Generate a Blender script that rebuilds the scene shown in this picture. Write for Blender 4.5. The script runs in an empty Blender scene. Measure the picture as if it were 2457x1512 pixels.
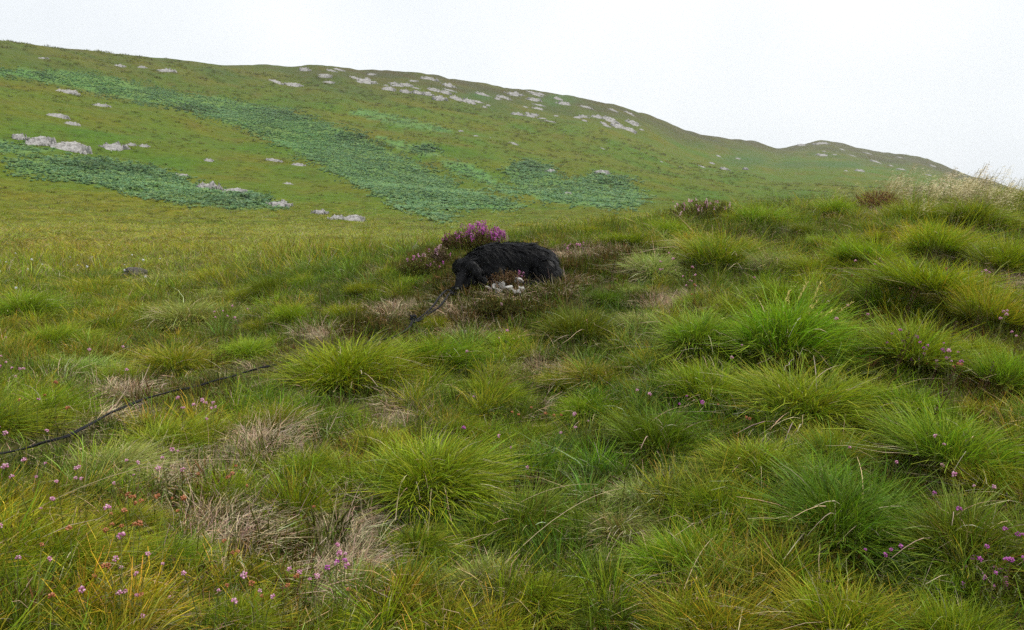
import bpy, bmesh, math, random
import numpy as np
from mathutils import Vector, Matrix, Euler

rng = np.random.default_rng(7)
random.seed(7)
sc = bpy.context.scene
C = sc.collection

# ------------------------------------------------------------------ camera
EYE = 1.6
FPX = 780.0                      # focal length in pixels of a 1024 wide frame
PITCH = math.radians(8.5)
cam_d = bpy.data.cameras.new('camera')
cam_d.sensor_width = 36.0
cam_d.lens = 36.0 * FPX / 1024.0
cam_d.clip_start = 0.05
cam_d.clip_end = 20000
cam = bpy.data.objects.new('camera', cam_d)
cam.location = (0, 0, EYE)
cam.rotation_euler = (math.radians(90) - PITCH, 0, 0)
C.objects.link(cam)
sc.camera = cam

# ------------------------------------------------------------------ sky and light
SUN_EL, SUN_AZ = math.radians(60), math.radians(72)     # azimuth clockwise from +Y (view direction)
w = bpy.data.worlds.new('World')
sc.world = w
w.use_nodes = True
nt = w.node_tree
nt.nodes.clear()
out = nt.nodes.new('ShaderNodeOutputWorld')
bg = nt.nodes.new('ShaderNodeBackground')
sky = nt.nodes.new('ShaderNodeTexSky')
sky.sky_type = 'NISHITA'
sky.sun_disc = False
sky.sun_elevation = SUN_EL
sky.sun_rotation = SUN_AZ
sky.dust_density = 4.0
# an even deck of cloud hides nearly all of the blue
tc = nt.nodes.new('ShaderNodeTexCoord')
nz = nt.nodes.new('ShaderNodeTexNoise')
nz.inputs['Scale'].default_value = 1.6
nz.inputs['Detail'].default_value = 4
nz.inputs['Roughness'].default_value = 0.5
rmp = nt.nodes.new('ShaderNodeValToRGB')
rmp.color_ramp.elements[0].position = 0.35
rmp.color_ramp.elements[0].color = (5.1, 5.4, 5.75, 1)
rmp.color_ramp.elements[1].position = 0.68
rmp.color_ramp.elements[1].color = (7.1, 7.2, 7.35, 1)
mx = nt.nodes.new('ShaderNodeMix')
mx.data_type = 'RGBA'
mx.inputs['Factor'].default_value = 0.93
nt.links.new(tc.outputs['Generated'], nz.inputs['Vector'])
nt.links.new(nz.outputs['Fac'], rmp.inputs['Fac'])
nt.links.new(sky.outputs['Color'], mx.inputs['A'])
nt.links.new(rmp.outputs['Color'], mx.inputs['B'])
nt.links.new(mx.outputs['Result'], bg.inputs['Color'])
bg.inputs['Strength'].default_value = 0.0635
nt.links.new(bg.outputs['Background'], out.inputs['Surface'])

sun_d = bpy.data.lights.new('sun', 'SUN')
sun_d.energy = 1.5
sun_d.angle = math.radians(10)
sun_d.color = (1.0, 0.965, 0.9)
sun = bpy.data.objects.new('sun', sun_d)
sdir = Vector((math.sin(SUN_AZ) * math.cos(SUN_EL), math.cos(SUN_AZ) * math.cos(SUN_EL), math.sin(SUN_EL)))
sun.rotation_euler = (-sdir).to_track_quat('-Z', 'Y').to_euler()
sun.location = (0, 0, 60)
C.objects.link(sun)

sc.render.engine = 'CYCLES'
sc.view_settings.view_transform = 'Standard'
sc.view_settings.look = 'None'
sc.view_settings.gamma = 1
sc.view_settings.exposure = 1.36
sc.view_settings.use_curve_mapping = False
sc.cycles.max_bounces = 5
sc.cycles.use_adaptive_sampling = True
sc.cycles.adaptive_threshold = 0.011
sc.cycles.diffuse_bounces = 2
sc.cycles.transmission_bounces = 3
sc.cycles.transparent_max_bounces = 4
sc.cycles.volume_bounces = 1
sc.cycles.sample_clamp_direct = 1.2
sc.cycles.sample_clamp_indirect = 0.8
sc.cycles.adaptive_min_samples = 64
sc.cycles.use_denoising = False

# ------------------------------------------------------------------ helpers
def lin(r, g, b):
    f = lambda c: (c / 255 / 12.92) if c / 255 <= 0.04045 else ((c / 255 + 0.055) / 1.055) ** 2.4
    return np.array([f(r), f(g), f(b)])

def pnoise(x, y, seed=0):
    """2-D gradient noise, about -1..1"""
    x = np.asarray(x, float); y = np.asarray(y, float)
    xi = np.floor(x).astype(np.int64); yi = np.floor(y).astype(np.int64)
    xf = x - xi; yf = y - yi
    def g(ix, iy, dx, dy):
        h = (ix * 374761393 + iy * 668265263 + seed * 974634777) & 0x7fffffff
        h = ((h ^ (h >> 13)) * 1274126177) & 0x7fffffff
        a = (h ^ (h >> 16)) / 0x7fffffff * 2 * math.pi * 8
        return np.cos(a) * dx + np.sin(a) * dy
    u = xf * xf * xf * (xf * (xf * 6 - 15) + 10); v = yf * yf * yf * (yf * (yf * 6 - 15) + 10)
    a = g(xi, yi, xf, yf); b = g(xi + 1, yi, xf - 1, yf)
    c = g(xi, yi + 1, xf, yf - 1); d = g(xi + 1, yi + 1, xf - 1, yf - 1)
    return 1.5 * ((a * (1 - u) + b * u) * (1 - v) + (c * (1 - u) + d * u) * v)

def fbm(x, y, seed=0, octv=4, gain=0.5):
    s = 0; a = 1.0; f = 1.0
    for o in range(octv):
        s = s + a * pnoise(x * f, y * f, seed + o * 17); a *= gain; f *= 2.03
    return s

def pchip(xk, yk, x):
    xk = np.asarray(xk, float); yk = np.asarray(yk, float)
    h = np.diff(xk); d = np.diff(yk) / h
    m = np.zeros(len(xk)); m[0] = d[0]; m[-1] = d[-1]
    for i in range(1, len(xk) - 1):
        if d[i - 1] * d[i] > 0:
            w1 = 2 * h[i] + h[i - 1]; w2 = h[i] + 2 * h[i - 1]
            m[i] = (w1 + w2) / (w1 / d[i - 1] + w2 / d[i])
    x = np.clip(x, xk[0], xk[-1])
    i = np.clip(np.searchsorted(xk, x) - 1, 0, len(xk) - 2)
    t = (x - xk[i]) / h[i]
    return ((1 + 2 * t) * (1 - t) ** 2 * yk[i] + t * (1 - t) ** 2 * h[i] * m[i]
            + t * t * (3 - 2 * t) * yk[i + 1] + t * t * (t - 1) * h[i] * m[i + 1])

def ray(px, py):
    x = (np.asarray(px, float) - 512) / FPX; y = (315 - np.asarray(py, float)) / FPX
    return x, math.cos(PITCH) + y * math.sin(PITCH), -math.sin(PITCH) + y * math.cos(PITCH)

def tan_e(px, py):
    x, f, z = ray(px, py)
    return z / np.hypot(x, f)

def az_of(px, py=250):
    x, f, z = ray(px, py)
    return np.arctan2(x, f)

def project(X, Y, Z):
    """world -> pixel (1024 x 630)"""
    z = Z - EYE
    f = Y * math.cos(PITCH) - z * math.sin(PITCH)
    u = Y * math.sin(PITCH) + z * math.cos(PITCH)
    f = np.where(f < 0.05, 0.05, f)
    return 512 + FPX * X / f, 315 - FPX * u / f

def in_poly(px, py, poly):
    px = np.asarray(px); py = np.asarray(py); c = np.zeros(px.shape, bool)
    j = len(poly) - 1
    for i in range(len(poly)):
        xi, yi = poly[i]; xj, yj = poly[j]
        k = ((yi > py) != (yj > py)) & (px < (xj - xi) * (py - yi) / (yj - yi + 1e-9) + xi)
        c ^= k; j = i
    return c

S = 0.41677                      # the picture was measured at 2457 px wide

# ------------------------------------------------------------------ the lie of the land
SKY = [(-400, -60), (-120, 14), (0, 33), (25, 40), (62, 44.5), (125, 52), (188, 59.5), (250, 65.5), (275, 64.5), (300, 67), (325, 64),
       (354, 66.5), (375, 69.5), (417, 71), (458, 77), (521, 88.5), (583, 98), (617, 106), (650, 117), (683, 131),
       (717, 138), (746, 142), (771, 148), (792, 144), (813, 141), (830, 142.5), (846, 147), (875, 153), (904, 156),
       (925, 163), (950, 173), (979, 181), (1024, 194), (1150, 205), (1500, 206)]
RS = [(-400, 190), (0, 260), (200, 310), (340, 360), (460, 400), (600, 450), (700, 560), (771, 680), (813, 800), (900, 860), (1024, 920), (1500, 950)]
RV = [(-400, 60, 222), (0, 60, 225), (150, 60, 227), (300, 58, 229), (450, 55, 234), (512, 58, 232), (600, 75, 220), (750, 110, 206), (900, 150, 201), (1024, 200, 199.5), (1500, 220, 210)]
NEAR = {
 -400: [(2, 640), (3.3, 457), (4.3, 400), (6, 350), (9, 300), (14, 270), (28, 245), (60, 225)],
 0:    [(2, 630), (3.3, 457), (4.3, 400), (6, 350), (9, 300), (14, 270), (28, 245), (60, 225)],
 150:  [(2, 630), (3.0, 480), (4.2, 400), (5.6, 350), (8.4, 300), (13.5, 268), (28, 244), (60, 227)],
 300:  [(2, 630), (2.75, 500), (3.9, 400), (5.0, 342), (6.4, 302), (8.4, 272), (12.5, 254), (28, 241), (58, 229)],
 400:  [(2, 630), (2.75, 500), (3.85, 400), (4.8, 342), (5.9, 295), (7.2, 264), (9, 256), (14, 252), (28, 248), (56, 232)],
 512:  [(2, 630), (2.75, 500), (3.8, 400), (4.7, 340), (5.6, 287), (6.8, 256), (7.7, 242), (9.5, 246), (14, 262), (28, 252), (58, 232)],
 620:  [(2, 630), (2.75, 500), (3.7, 400), (4.7, 330), (5.7, 280), (7.0, 242), (8.0, 228), (10, 233), (15, 250), (30, 245), (75, 220)],
 750:  [(2.1, 630), (2.75, 500), (3.65, 400), (4.7, 320), (6.0, 270), (7.3, 235), (8.8, 214), (12, 218), (25, 232), (50, 225), (110, 206)],
 900:  [(2.2, 630), (2.85, 500), (3.7, 400), (4.8, 320), (6.2, 262), (7.8, 226), (9.6, 209), (13, 213), (30, 224), (60, 216), (150, 201)],
 1024: [(2.3, 630), (2.95, 500), (3.9, 400), (5.4, 300), (7.2, 245), (9, 219), (10.6, 209), (14, 212), (35, 218), (70, 211), (200, 199.5)],
 1500: [(2.4, 630), (3.0, 500), (3.9, 400), (5.4, 310), (7.2, 260), (10, 230), (14, 222), (35, 222), (70, 216), (220, 210)],
}
NR = 430
LR0, LR1 = math.log(0.35), math.log(1550)
LRG = np.linspace(LR0, LR1, NR)
RG = np.exp(LRG)
fine = np.arange(-44, 44.01, 0.2)
AZD = np.concatenate([np.arange(-180, -44, 4.0), fine, np.arange(46, 180.1, 4.0)])
AZ = np.radians(AZD)
ncols = sorted(NEAR)
caz = np.array([az_of(c) for c in ncols])
near_prof = []
for c in ncols:
    k = NEAR[c]
    lr = [math.log(0.35), math.log(1.1)] + [math.log(r) for r, _ in k]
    zz = [-EYE, -EYE * 0.93] + [r * tan_e(c, p) for r, p in k]
    near_prof.append(pchip(lr, zz, LRG))
near_prof = np.array(near_prof)
azc = np.clip(AZ, caz[0], caz[-1])
ZN = np.empty((len(AZ), NR))
for j in range(NR):
    ZN[:, j] = pchip(caz, near_prof[:, j], azc)
pxs = 512 + FPX * np.tan(np.clip(azc, -1.2, 1.2)) * math.cos(PITCH)     # approx pixel column
ys = pchip([a for a, _ in SKY], [b for _, b in SKY], pxs)
rs = pchip([a for a, _ in RS], [b for _, b in RS], pxs)
rv = pchip([a for a, _, _ in RV], [b for _, b, _ in RV], pxs)
yv = pchip([a for a, _, _ in RV], [b for _, _, b in RV], pxs)
ZF = np.empty_like(ZN)
for i in range(len(AZ)):
    t = np.clip((RG - rv[i]) / (rs[i] - rv[i]), 0, 1)
    s = 1 - (1 - t) ** 1.5
    y = yv[i] + (ys[i] - yv[i]) * s
    z = RG * tan_e(pxs[i], y)
    zs = rs[i] * tan_e(pxs[i], ys[i])
    over = np.clip((RG - rs[i]) / rs[i], 0, 3)
    z = np.where(RG > rs[i], zs * (1 - 0.25 * over) - 25 * over, z)
    b = np.clip((LRG - math.log(rv[i] * 0.85)) / math.log(1.2), 0, 1)
    b = b * b * (3 - 2 * b)
    ZF[i] = ZN[i] * (1 - b) + z * b
# soften knots, then wobble
Z = ZF.copy()
for _ in range(3):
    Z[:, 1:-1] = 0.25 * Z[:, :-2] + 0.5 * Z[:, 1:-1] + 0.25 * Z[:, 2:]
# well outside the picture the land flattens into a rolling moor
bl = np.clip((np.abs(AZD) - 60) / 60, 0, 1)[:, None]; bl = bl * bl * (3 - 2 * bl)
gen = -EYE * np.ones(NR)[None, :] + 14 * np.clip((RG[None, :] - 60) / 500, 0, 1)
Z = Z * (1 - bl) + gen * bl
GX = np.sin(AZ)[:, None] * RG[None, :]; GY = np.cos(AZ)[:, None] * RG[None, :]
RR = np.broadcast_to(RG[None, :], Z.shape)
amp_n = np.clip((RR - 1.0) / 2, 0, 1) * np.clip((40 - RR) / 25, 0, 1)
Z += amp_n * (0.035 * fbm(GX * 1.7, GY * 1.7, 3, 3) + 0.02 * pnoise(GX * 5, GY * 5, 9))
amp_m = np.clip((RR - 12) / 20, 0, 1) * np.clip((150 - RR) / 70, 0, 1)
Z += amp_m * (0.16 * fbm(GX * 0.22, GY * 0.22, 5, 3))
amp_f = np.clip((RR - 70) / 60, 0, 1) * np.clip(1 - 0.6 * (RR - rs[:, None] * 0.75) / (rs[:, None] * 0.25), 0.35, 1)
Z += amp_f * (1.5 * fbm(GX / 42, GY / 42, 11, 3) + 0.5 * fbm(GX / 11, GY / 11, 12, 3) * np.clip(RR / 250, 0.4, 1.4))
# stepped, rocky upper slopes: short terraces running across the hill
ter = np.clip((RR / rs[:, None] - 0.72) / 0.15, 0, 1) * np.clip((pxs[:, None] - 270) / 60, 0, 1) * (RR < rs[:, None] * 1.1)
Z += ter * 1.1 * np.clip(fbm(GX / 22, GY / 9, 21, 3), -0.5, 1)
Z += EYE

def H(X, Y):
    X = np.asarray(X, float); Y = np.asarray(Y, float)
    a = np.arctan2(X, Y); r = np.maximum(np.hypot(X, Y), 0.36)
    fi = np.interp(a, AZ, np.arange(len(AZ)))
    fj = (np.log(r) - LR0) / (LR1 - LR0) * (NR - 1)
    i = np.clip(fi.astype(int), 0, len(AZ) - 2); j = np.clip(fj.astype(int), 0, NR - 2)
    u = fi - i; v = np.clip(fj - j, 0, 1)
    return (Z[i, j] * (1 - u) * (1 - v) + Z[i + 1, j] * u * (1 - v) + Z[i, j + 1] * (1 - u) * v + Z[i + 1, j + 1] * u * v)

RM = np.exp(np.linspace(math.log(1.0), math.log(1500), 4000))
def hit(px, py, rmin=1.0):
    """where the sight line through a pixel first meets the ground"""
    x, f, z = ray(px, py)
    h = math.hypot(x, f)
    X = x / h * RM; Y = f / h * RM; zz = EYE + z / h * RM
    below = (zz <= H(X, Y)) & (RM >= rmin)
    k = int(np.argmax(below)) if below.any() else len(RM) - 1
    return Vector((X[k], Y[k], float(H(X[k], Y[k]))))

def hitd(dx, dy, rmin=1.0):       # measured on the 2457 wide view
    return hit(dx * S, dy * S, rmin)

# ------------------------------------------------------------------ materials
def new_mat(name):
    m = bpy.data.materials.new(name); m.use_nodes = True
    m.node_tree.nodes.clear()
    return m, m.node_tree.nodes, m.node_tree.links

def veg_mat(name, transl=0.27, rough=0.6, spec=0.25, vary=0.5):
    m, N, L = new_mat(name)
    o = N.new('ShaderNodeOutputMaterial')
    at = N.new('ShaderNodeAttribute'); at.attribute_name = 'Col'
    ti = N.new('ShaderNodeAttribute'); ti.attribute_name = 'tint'; ti.attribute_type = 'INSTANCER'
    oi = N.new('ShaderNodeObjectInfo')
    add = N.new('ShaderNodeVectorMath'); add.operation = 'ADD'; add.inputs[1].default_value = (1, 1, 1)
    L.new(ti.outputs['Vector'], add.inputs[0])
    mu = N.new('ShaderNodeVectorMath'); mu.operation = 'MULTIPLY'
    L.new(at.outputs['Vector'], mu.inputs[0]); L.new(add.outputs[0], mu.inputs[1])
    mu2 = N.new('ShaderNodeVectorMath'); mu2.operation = 'MULTIPLY'
    L.new(mu.outputs[0], mu2.inputs[0]); L.new(oi.outputs['Color'], mu2.inputs[1])
    p = N.new('ShaderNodeBsdfPrincipled')
    p.inputs['Roughness'].default_value = rough
    p.inputs['Specular IOR Level'].default_value = spec
    L.new(mu2.outputs[0], p.inputs['Base Color'])
    t = N.new('ShaderNodeBsdfTranslucent'); L.new(mu2.outputs[0], t.inputs['Color'])
    x = N.new('ShaderNodeMixShader'); x.inputs[0].default_value = transl
    L.new(p.outputs[0], x.inputs[1]); L.new(t.outputs[0], x.inputs[2])
    L.new(x.outputs[0], o.inputs['Surface'])
    return m

M_GRASS = veg_mat('grass_blades')
M_BRACKEN = veg_mat('bracken_fronds', 0.4, 0.5, 0.3)
M_HEATHER = veg_mat('heather_sprigs', 0.15, 0.8, 0.15)
M_FLOWER = veg_mat('flower_petals', 0.35, 0.7, 0.15)
M_DEAD = veg_mat('dead_stalks', 0.05, 0.8, 0.2)

def ground_mat():
    m, N, L = new_mat('moor_ground')
    o = N.new('ShaderNodeOutputMaterial'); p = N.new('ShaderNodeBsdfPrincipled')
    p.inputs['Roughness'].default_value = 0.95; p.inputs['Specular IOR Level'].default_value = 0.1
    at = N.new('ShaderNodeAttribute'); at.attribute_name = 'Col'
    ge = N.new('ShaderNodeNewGeometry')
    far = N.new('ShaderNodeAttribute'); far.attribute_name = 'far'
    # near: litter grain;  far: clumpy sward
    n1 = N.new('ShaderNodeTexNoise'); n1.inputs['Scale'].default_value = 34; n1.inputs['Detail'].default_value = 6; n1.inputs['Roughness'].default_value = 0.7
    n2 = N.new('ShaderNodeTexNoise'); n2.inputs['Scale'].default_value = 0.75; n2.inputs['Detail'].default_value = 8; n2.inputs['Roughness'].default_value = 0.6
    n3 = N.new('ShaderNodeTexNoise'); n3.inputs['Scale'].default_value = 0.09; n3.inputs['Detail'].default_value = 6; n3.inputs['Roughness'].default_value = 0.65
    for n in (n1, n2, n3): L.new(ge.outputs['Position'], n.inputs['Vector'])
    mixn = N.new('ShaderNodeMix'); mixn.data_type = 'FLOAT'
    L.new(far.outputs['Fac'], mixn.inputs['Factor']); L.new(n1.outputs['Fac'], mixn.inputs['A']); L.new(n2.outputs['Fac'], mixn.inputs['B'])
    mr = N.new('ShaderNodeMapRange'); mr.inputs['From Min'].default_value = 0.3; mr.inputs['From Max'].default_value = 0.7
    mr.inputs['To Min'].default_value = 0.7; mr.inputs['To Max'].default_value = 1.25
    L.new(mixn.outputs['Result'], mr.inputs['Value'])
    sc1 = N.new('ShaderNodeVectorMath'); sc1.operation = 'SCALE'
    L.new(at.outputs['Vector'], sc1.inputs[0]); L.new(mr.outputs['Result'], sc1.inputs['Scale'])
    # hue drift from green to russet
    r2 = N.new('ShaderNodeValToRGB')
    r2.color_ramp.elements[0].position = 0.36; r2.color_ramp.elements[0].color = (0.86, 1.04, 0.95, 1)
    r2.color_ramp.elements[1].position = 0.64; r2.color_ramp.elements[1].color = (1.12, 0.98, 0.88, 1)
    L.new(n3.outputs['Fac'], r2.inputs['Fac'])
    mu = N.new('ShaderNodeVectorMath'); mu.operation = 'MULTIPLY'
    L.new(sc1.outputs[0], mu.inputs[0]); L.new(r2.outputs['Color'], mu.inputs[1])
    L.new(mu.outputs[0], p.inputs['Base Color'])
    bmp = N.new('ShaderNodeBump'); bmp.inputs['Strength'].default_value = 0.8
    ds = N.new('ShaderNodeMix'); ds.data_type = 'FLOAT'; ds.inputs['A'].default_value = 0.02; ds.inputs['B'].default_value = 0.5
    L.new(far.outputs['Fac'], ds.inputs['Factor']); L.new(ds.outputs['Result'], bmp.inputs['Distance'])
    L.new(mixn.outputs['Result'], bmp.inputs['Height']); L.new(bmp.outputs['Normal'], p.inputs['Normal'])
    L.new(p.outputs[0], o.inputs['Surface'])
    return m

def rock_mat(name, c0, c1, scale):
    m, N, L = new_mat(name)
    o = N.new('ShaderNodeOutputMaterial'); p = N.new('ShaderNodeBsdfPrincipled')
    p.inputs['Roughness'].default_value = 0.9; p.inputs['Specular IOR Level'].default_value = 0.2
    tcx = N.new('ShaderNodeTexCoord')
    n1 = N.new('ShaderNodeTexNoise'); n1.inputs['Scale'].default_value = scale; n1.inputs['Detail'].default_value = 8; n1.inputs['Roughness'].default_value = 0.75
    L.new(tcx.outputs['Object'], n1.inputs['Vector'])
    r = N.new('ShaderNodeValToRGB')
    r.color_ramp.elements[0].position = 0.36; r.color_ramp.elements[0].color = (*c0, 1)
    r.color_ramp.elements[1].position = 0.6; r.color_ramp.elements[1].color = (*c1, 1)
    L.new(n1.outputs['Fac'], r.inputs['Fac']); L.new(r.outputs['Color'], p.inputs['Base Color'])
    b = N.new('ShaderNodeBump'); b.inputs['Strength'].default_value = 0.9; b.inputs['Distance'].default_value = 0.4 / scale
    L.new(n1.outputs['Fac'], b.inputs['Height']); L.new(b.outputs['Normal'], p.inputs['Normal'])
    L.new(p.outputs[0], o.inputs['Surface'])
    return m

def plain_mat(name, col, rough=0.7, spec=0.3, nscale=None, var=0.3):
    m, N, L = new_mat(name)
    o = N.new('ShaderNodeOutputMaterial'); p = N.new('ShaderNodeBsdfPrincipled')
    p.inputs['Roughness'].default_value = rough; p.inputs['Specular IOR Level'].default_value = spec
    p.inputs['Base Color'].default_value = (*col, 1)
    if nscale:
        tcx = N.new('ShaderNodeTexCoord')
        n1 = N.new('ShaderNodeTexNoise'); n1.inputs['Scale'].default_value = nscale; n1.inputs['Detail'].default_value = 5
        L.new(tcx.outputs['Object'], n1.inputs['Vector'])
        r = N.new('ShaderNodeValToRGB')
        r.color_ramp.elements[0].position = 0.3; r.color_ramp.elements[0].color = (*(np.array(col) * (1 - var)), 1)
        r.color_ramp.elements[1].position = 0.7; r.color_ramp.elements[1].color = (*(np.array(col) * (1 + var)), 1)
        L.new(n1.outputs['Fac'], r.inputs['Fac']); L.new(r.outputs['Color'], p.inputs['Base Color'])
        b = N.new('ShaderNodeBump'); b.inputs['Strength'].default_value = 0.6; b.inputs['Distance'].default_value = 0.2 / nscale
        L.new(n1.outputs['Fac'], b.inputs['Height']); L.new(b.outputs['Normal'], p.inputs['Normal'])
    L.new(p.outputs[0], o.inputs['Surface'])
    return m

M_GROUND = ground_mat()
M_ROCK = rock_mat('pale_weathered_rock', lin(80, 77, 73), lin(168, 165, 162), 8.0)
M_STONE = rock_mat('pale_lichened_stone', lin(140, 134, 126), lin(232, 230, 224), 14)
M_BROCK = rock_mat('dark_peaty_boulder', lin(40, 38, 36), lin(104, 98, 90), 14)
M_ROPE = plain_mat('black_rope', (0.008, 0.008, 0.010), 0.75, 0.2, 160, 0.5)
M_NOSE = plain_mat('black_nose', (0.008, 0.008, 0.009), 0.35, 0.5)
M_SKIN = plain_mat('black_dog_skin', (0.007, 0.007, 0.008), 0.8, 0.2, 60)
M_EYE = plain_mat('dark_brown_eye', (0.012, 0.007, 0.004), 0.12, 0.5)

def fur_mat():
    m, N, L = new_mat('black_fur')
    o = N.new('ShaderNodeOutputMaterial'); p = N.new('ShaderNodeBsdfPrincipled')
    at = N.new('ShaderNodeAttribute'); at.attribute_name = 'Col'
    L.new(at.outputs['Color'], p.inputs['Base Color'])
    p.inputs['Roughness'].default_value = 0.5; p.inputs['Specular IOR Level'].default_value = 0.17
    L.new(p.outputs[0], o.inputs['Surface'])
    return m
M_FUR = fur_mat()

# ------------------------------------------------------------------ mesh helpers
def mesh_np(name, V, F, col=None, mat=None, smooth=False, attrs=None):
    """V (n,3); F (m,k) all of one size"""
    V = np.asarray(V, np.float32); F = np.asarray(F, np.int32)
    me = bpy.data.meshes.new(name)
    me.vertices.add(len(V)); me.vertices.foreach_set('co', V.ravel())
    k = F.shape[1]
    me.loops.add(F.size); me.loops.foreach_set('vertex_index', F.ravel())
    me.polygons.add(len(F)); me.polygons.foreach_set('loop_start', np.arange(len(F), dtype=np.int32) * k)
    if smooth: me.polygons.foreach_set('use_smooth', np.ones(len(F), bool))
    me.update(calc_edges=True)
    if col is not None:
        a = me.attributes.new('Col', 'FLOAT_COLOR', 'POINT')
        c = np.ones((len(V), 4), np.float32); c[:, :3] = col
        a.data.foreach_set('color', c.ravel())
    for nme, val in (attrs or {}).items():
        a = me.attributes.new(nme, 'FLOAT', 'POINT'); a.data.foreach_set('value', np.asarray(val, np.float32))
    if mat: me.materials.append(mat)
    me.validate()
    return me

def link(name, me, parent=None, **props):
    o = bpy.data.objects.new(name, me); C.objects.link(o)
    if parent: o.parent = parent
    for k, v in props.items(): o[k] = v
    return o

def ribbons(P, Wd, colr, side=None):
    """P (n,k,3) centre lines, Wd (n,k) widths, colr (n,k,3) -> V,F,col ; flat strips"""
    n, k, _ = P.shape
    T = np.empty_like(P); T[:, 1:-1] = P[:, 2:] - P[:, :-2]; T[:, 0] = P[:, 1] - P[:, 0]; T[:, -1] = P[:, -1] - P[:, -2]
    if side is None:
        a = rng.uniform(0, 2 * np.pi, n)
        side = np.stack([np.cos(a), np.sin(a), np.zeros(n)], 1)
    sd = side[:, None, :] - T * (np.sum(side[:, None, :] * T, -1, keepdims=True) / (np.sum(T * T, -1, keepdims=True) + 1e-12))
    sd /= np.linalg.norm(sd, axis=-1, keepdims=True) + 1e-9
    V = np.stack([P - sd * Wd[..., None] / 2, P + sd * Wd[..., None] / 2], 2).reshape(-1, 3)
    idx = np.arange(n * k * 2).reshape(n, k, 2)
    F = np.stack([idx[:, :-1, 0], idx[:, :-1, 1], idx[:, 1:, 1], idx[:, 1:, 0]], -1).reshape(-1, 4)
    col = np.repeat(colr.reshape(n * k, 3), 2, axis=0)
    return V, F, col

def merge(parts):
    Vs, Fs, Cs = [], [], []; off = 0
    for V, F, c in parts:
        Vs.append(V); Fs.append(F + off); Cs.append(c); off += len(V)
    return np.concatenate(Vs), np.concatenate(Fs), np.concatenate(Cs)

def blades(n, rad, length, tilt, droop, wid, cb, cm, ct, k=4, lean=(0, 0), cvar=0.22, lvar=0.35, jit=0.35, tipf=1.0):
    """a clump of grass blades round the origin"""
    rr = rad * np.sqrt(rng.random(n)); a = rng.uniform(0, 2 * np.pi, n)
    root = np.stack([rr * np.cos(a), rr * np.sin(a), np.zeros(n) - 0.01], 1)
    L = length * (1 + lvar * rng.normal(size=n).clip(-2, 2)) * (1 - 0.25 * (rr / max(rad, 1e-6)) ** 2)
    th = tilt * (rr / max(rad, 1e-6)) + jit * rng.normal(size=n)
    a2 = a + 0.5 * rng.normal(size=n)
    dx = np.sin(th) * np.cos(a2) + lean[0]; dy = np.sin(th) * np.sin(a2) + lean[1]; dz = np.maximum(np.cos(th), 0.15)
    d = np.stack([dx, dy, dz], 1); d /= np.linalg.norm(d, axis=1, keepdims=True)
    hd = d.copy(); hd[:, 2] = 0; hd /= np.linalg.norm(hd, axis=1, keepdims=True) + 1e-6
    t = np.linspace(0, 1, k)
    dr = droop * rng.uniform(0.4, 1.6, n)
    P = root[:, None, :] + L[:, None, None] * (d[:, None, :] * t[None, :, None])
    P = P + (L * dr)[:, None, None] * (t[None, :, None] ** 2) * (0.45 * hd[:, None, :] - np.array([0, 0, 0.75])[None, None, :])
    P[..., 2] = np.maximum(P[..., 2], 0.004 + 0.01 * rng.random((n, k)))
    P[:, 0, 2] = -0.02
    P[:, 1:-1] += rng.normal(size=(n, k - 2, 3)) * (L * 0.018)[:, None, None]
    Wd = wid * rng.uniform(0.7, 1.3, n)[:, None] * np.interp(t, [0, 0.4, 1], [0.9, 1.0, 0.25])[None, :]
    w1 = np.clip(1 - t / 0.3, 0, 1); w3 = np.clip((t - 0.5) / 0.4, 0, 1); w2 = 1 - w1 - w3
    tipw = np.clip(tipf * rng.uniform(0.0, 1.7, n), 0, 1)[:, None]
    colr = (w1[None, :, None] * cb + w2[None, :, None] * cm + w3[None, :, None] * (tipw[..., None] * ct + (1 - tipw[..., None]) * cm))
    v = 1 + cvar * rng.normal(size=(n, 1, 1)).clip(-2, 2)
    hue = 1 + 0.12 * rng.normal(size=(n, 1, 3))
    return ribbons(P, Wd, np.clip(colr * v * hue, 0.004, 0.9))

# base colours (albedo)
G_DEEP = np.array([0.100, 0.142, 0.008]); G_MID = np.array([0.172, 0.250, 0.008]); G_YEL = np.array([0.345, 0.375, 0.014])
G_ORA = np.array([0.46, 0.33, 0.030]); G_STRAW = np.array([0.47, 0.38, 0.24]); G_OLIVE = np.array([0.15, 0.15, 0.022])
G_COOL = np.array([0.115, 0.215, 0.026]); G_PALE = np.array([0.37, 0.42, 0.085])
G_MID = G_MID * 1.08; G_YEL = G_YEL * 1.08; G_ORA = G_ORA * 1.05

# ------------------------------------------------------------------ zones measured on the photograph (2457 px wide view)
BARE = [(1215, 695, 75, 22), (1120, 775, 60, 16), (1100, 800, 60, 14), (540, 1290, 105, 80), (825, 1320, 75, 68), (855, 755, 26, 16), (1590, 725, 50, 20),
        (1400, 612, 90, 14), (400, 1125, 90, 55), (940, 748, 35, 15), (300, 935, 50, 13), (1640, 745, 25, 14), (560, 1090, 60, 30),
        (960, 1000, 60, 30), (2090, 500, 90, 26), (240, 1010, 60, 16), (740, 1390, 70, 50), (1300, 885, 60, 20), (2400, 690, 60, 30), (770, 800, 34, 10), (1000, 730, 34, 9),
        (1140, 745, 60, 20), (640, 1060, 70, 40), (880, 1240, 60, 40), (1690, 700, 40, 10), (1330, 690, 60, 14)]
MOSS = [(1210, 745, 130, 40), (1100, 700, 60, 24), (1320, 700, 70, 26), (1480, 620, 70, 20), (1060, 640, 90, 40), (1350, 680, 90, 22), (640, 1350, 60, 60), (880, 780, 60, 24), (1180, 640, 130, 30), (1460, 640, 110, 26), (440, 1230, 60, 40)]
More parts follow.
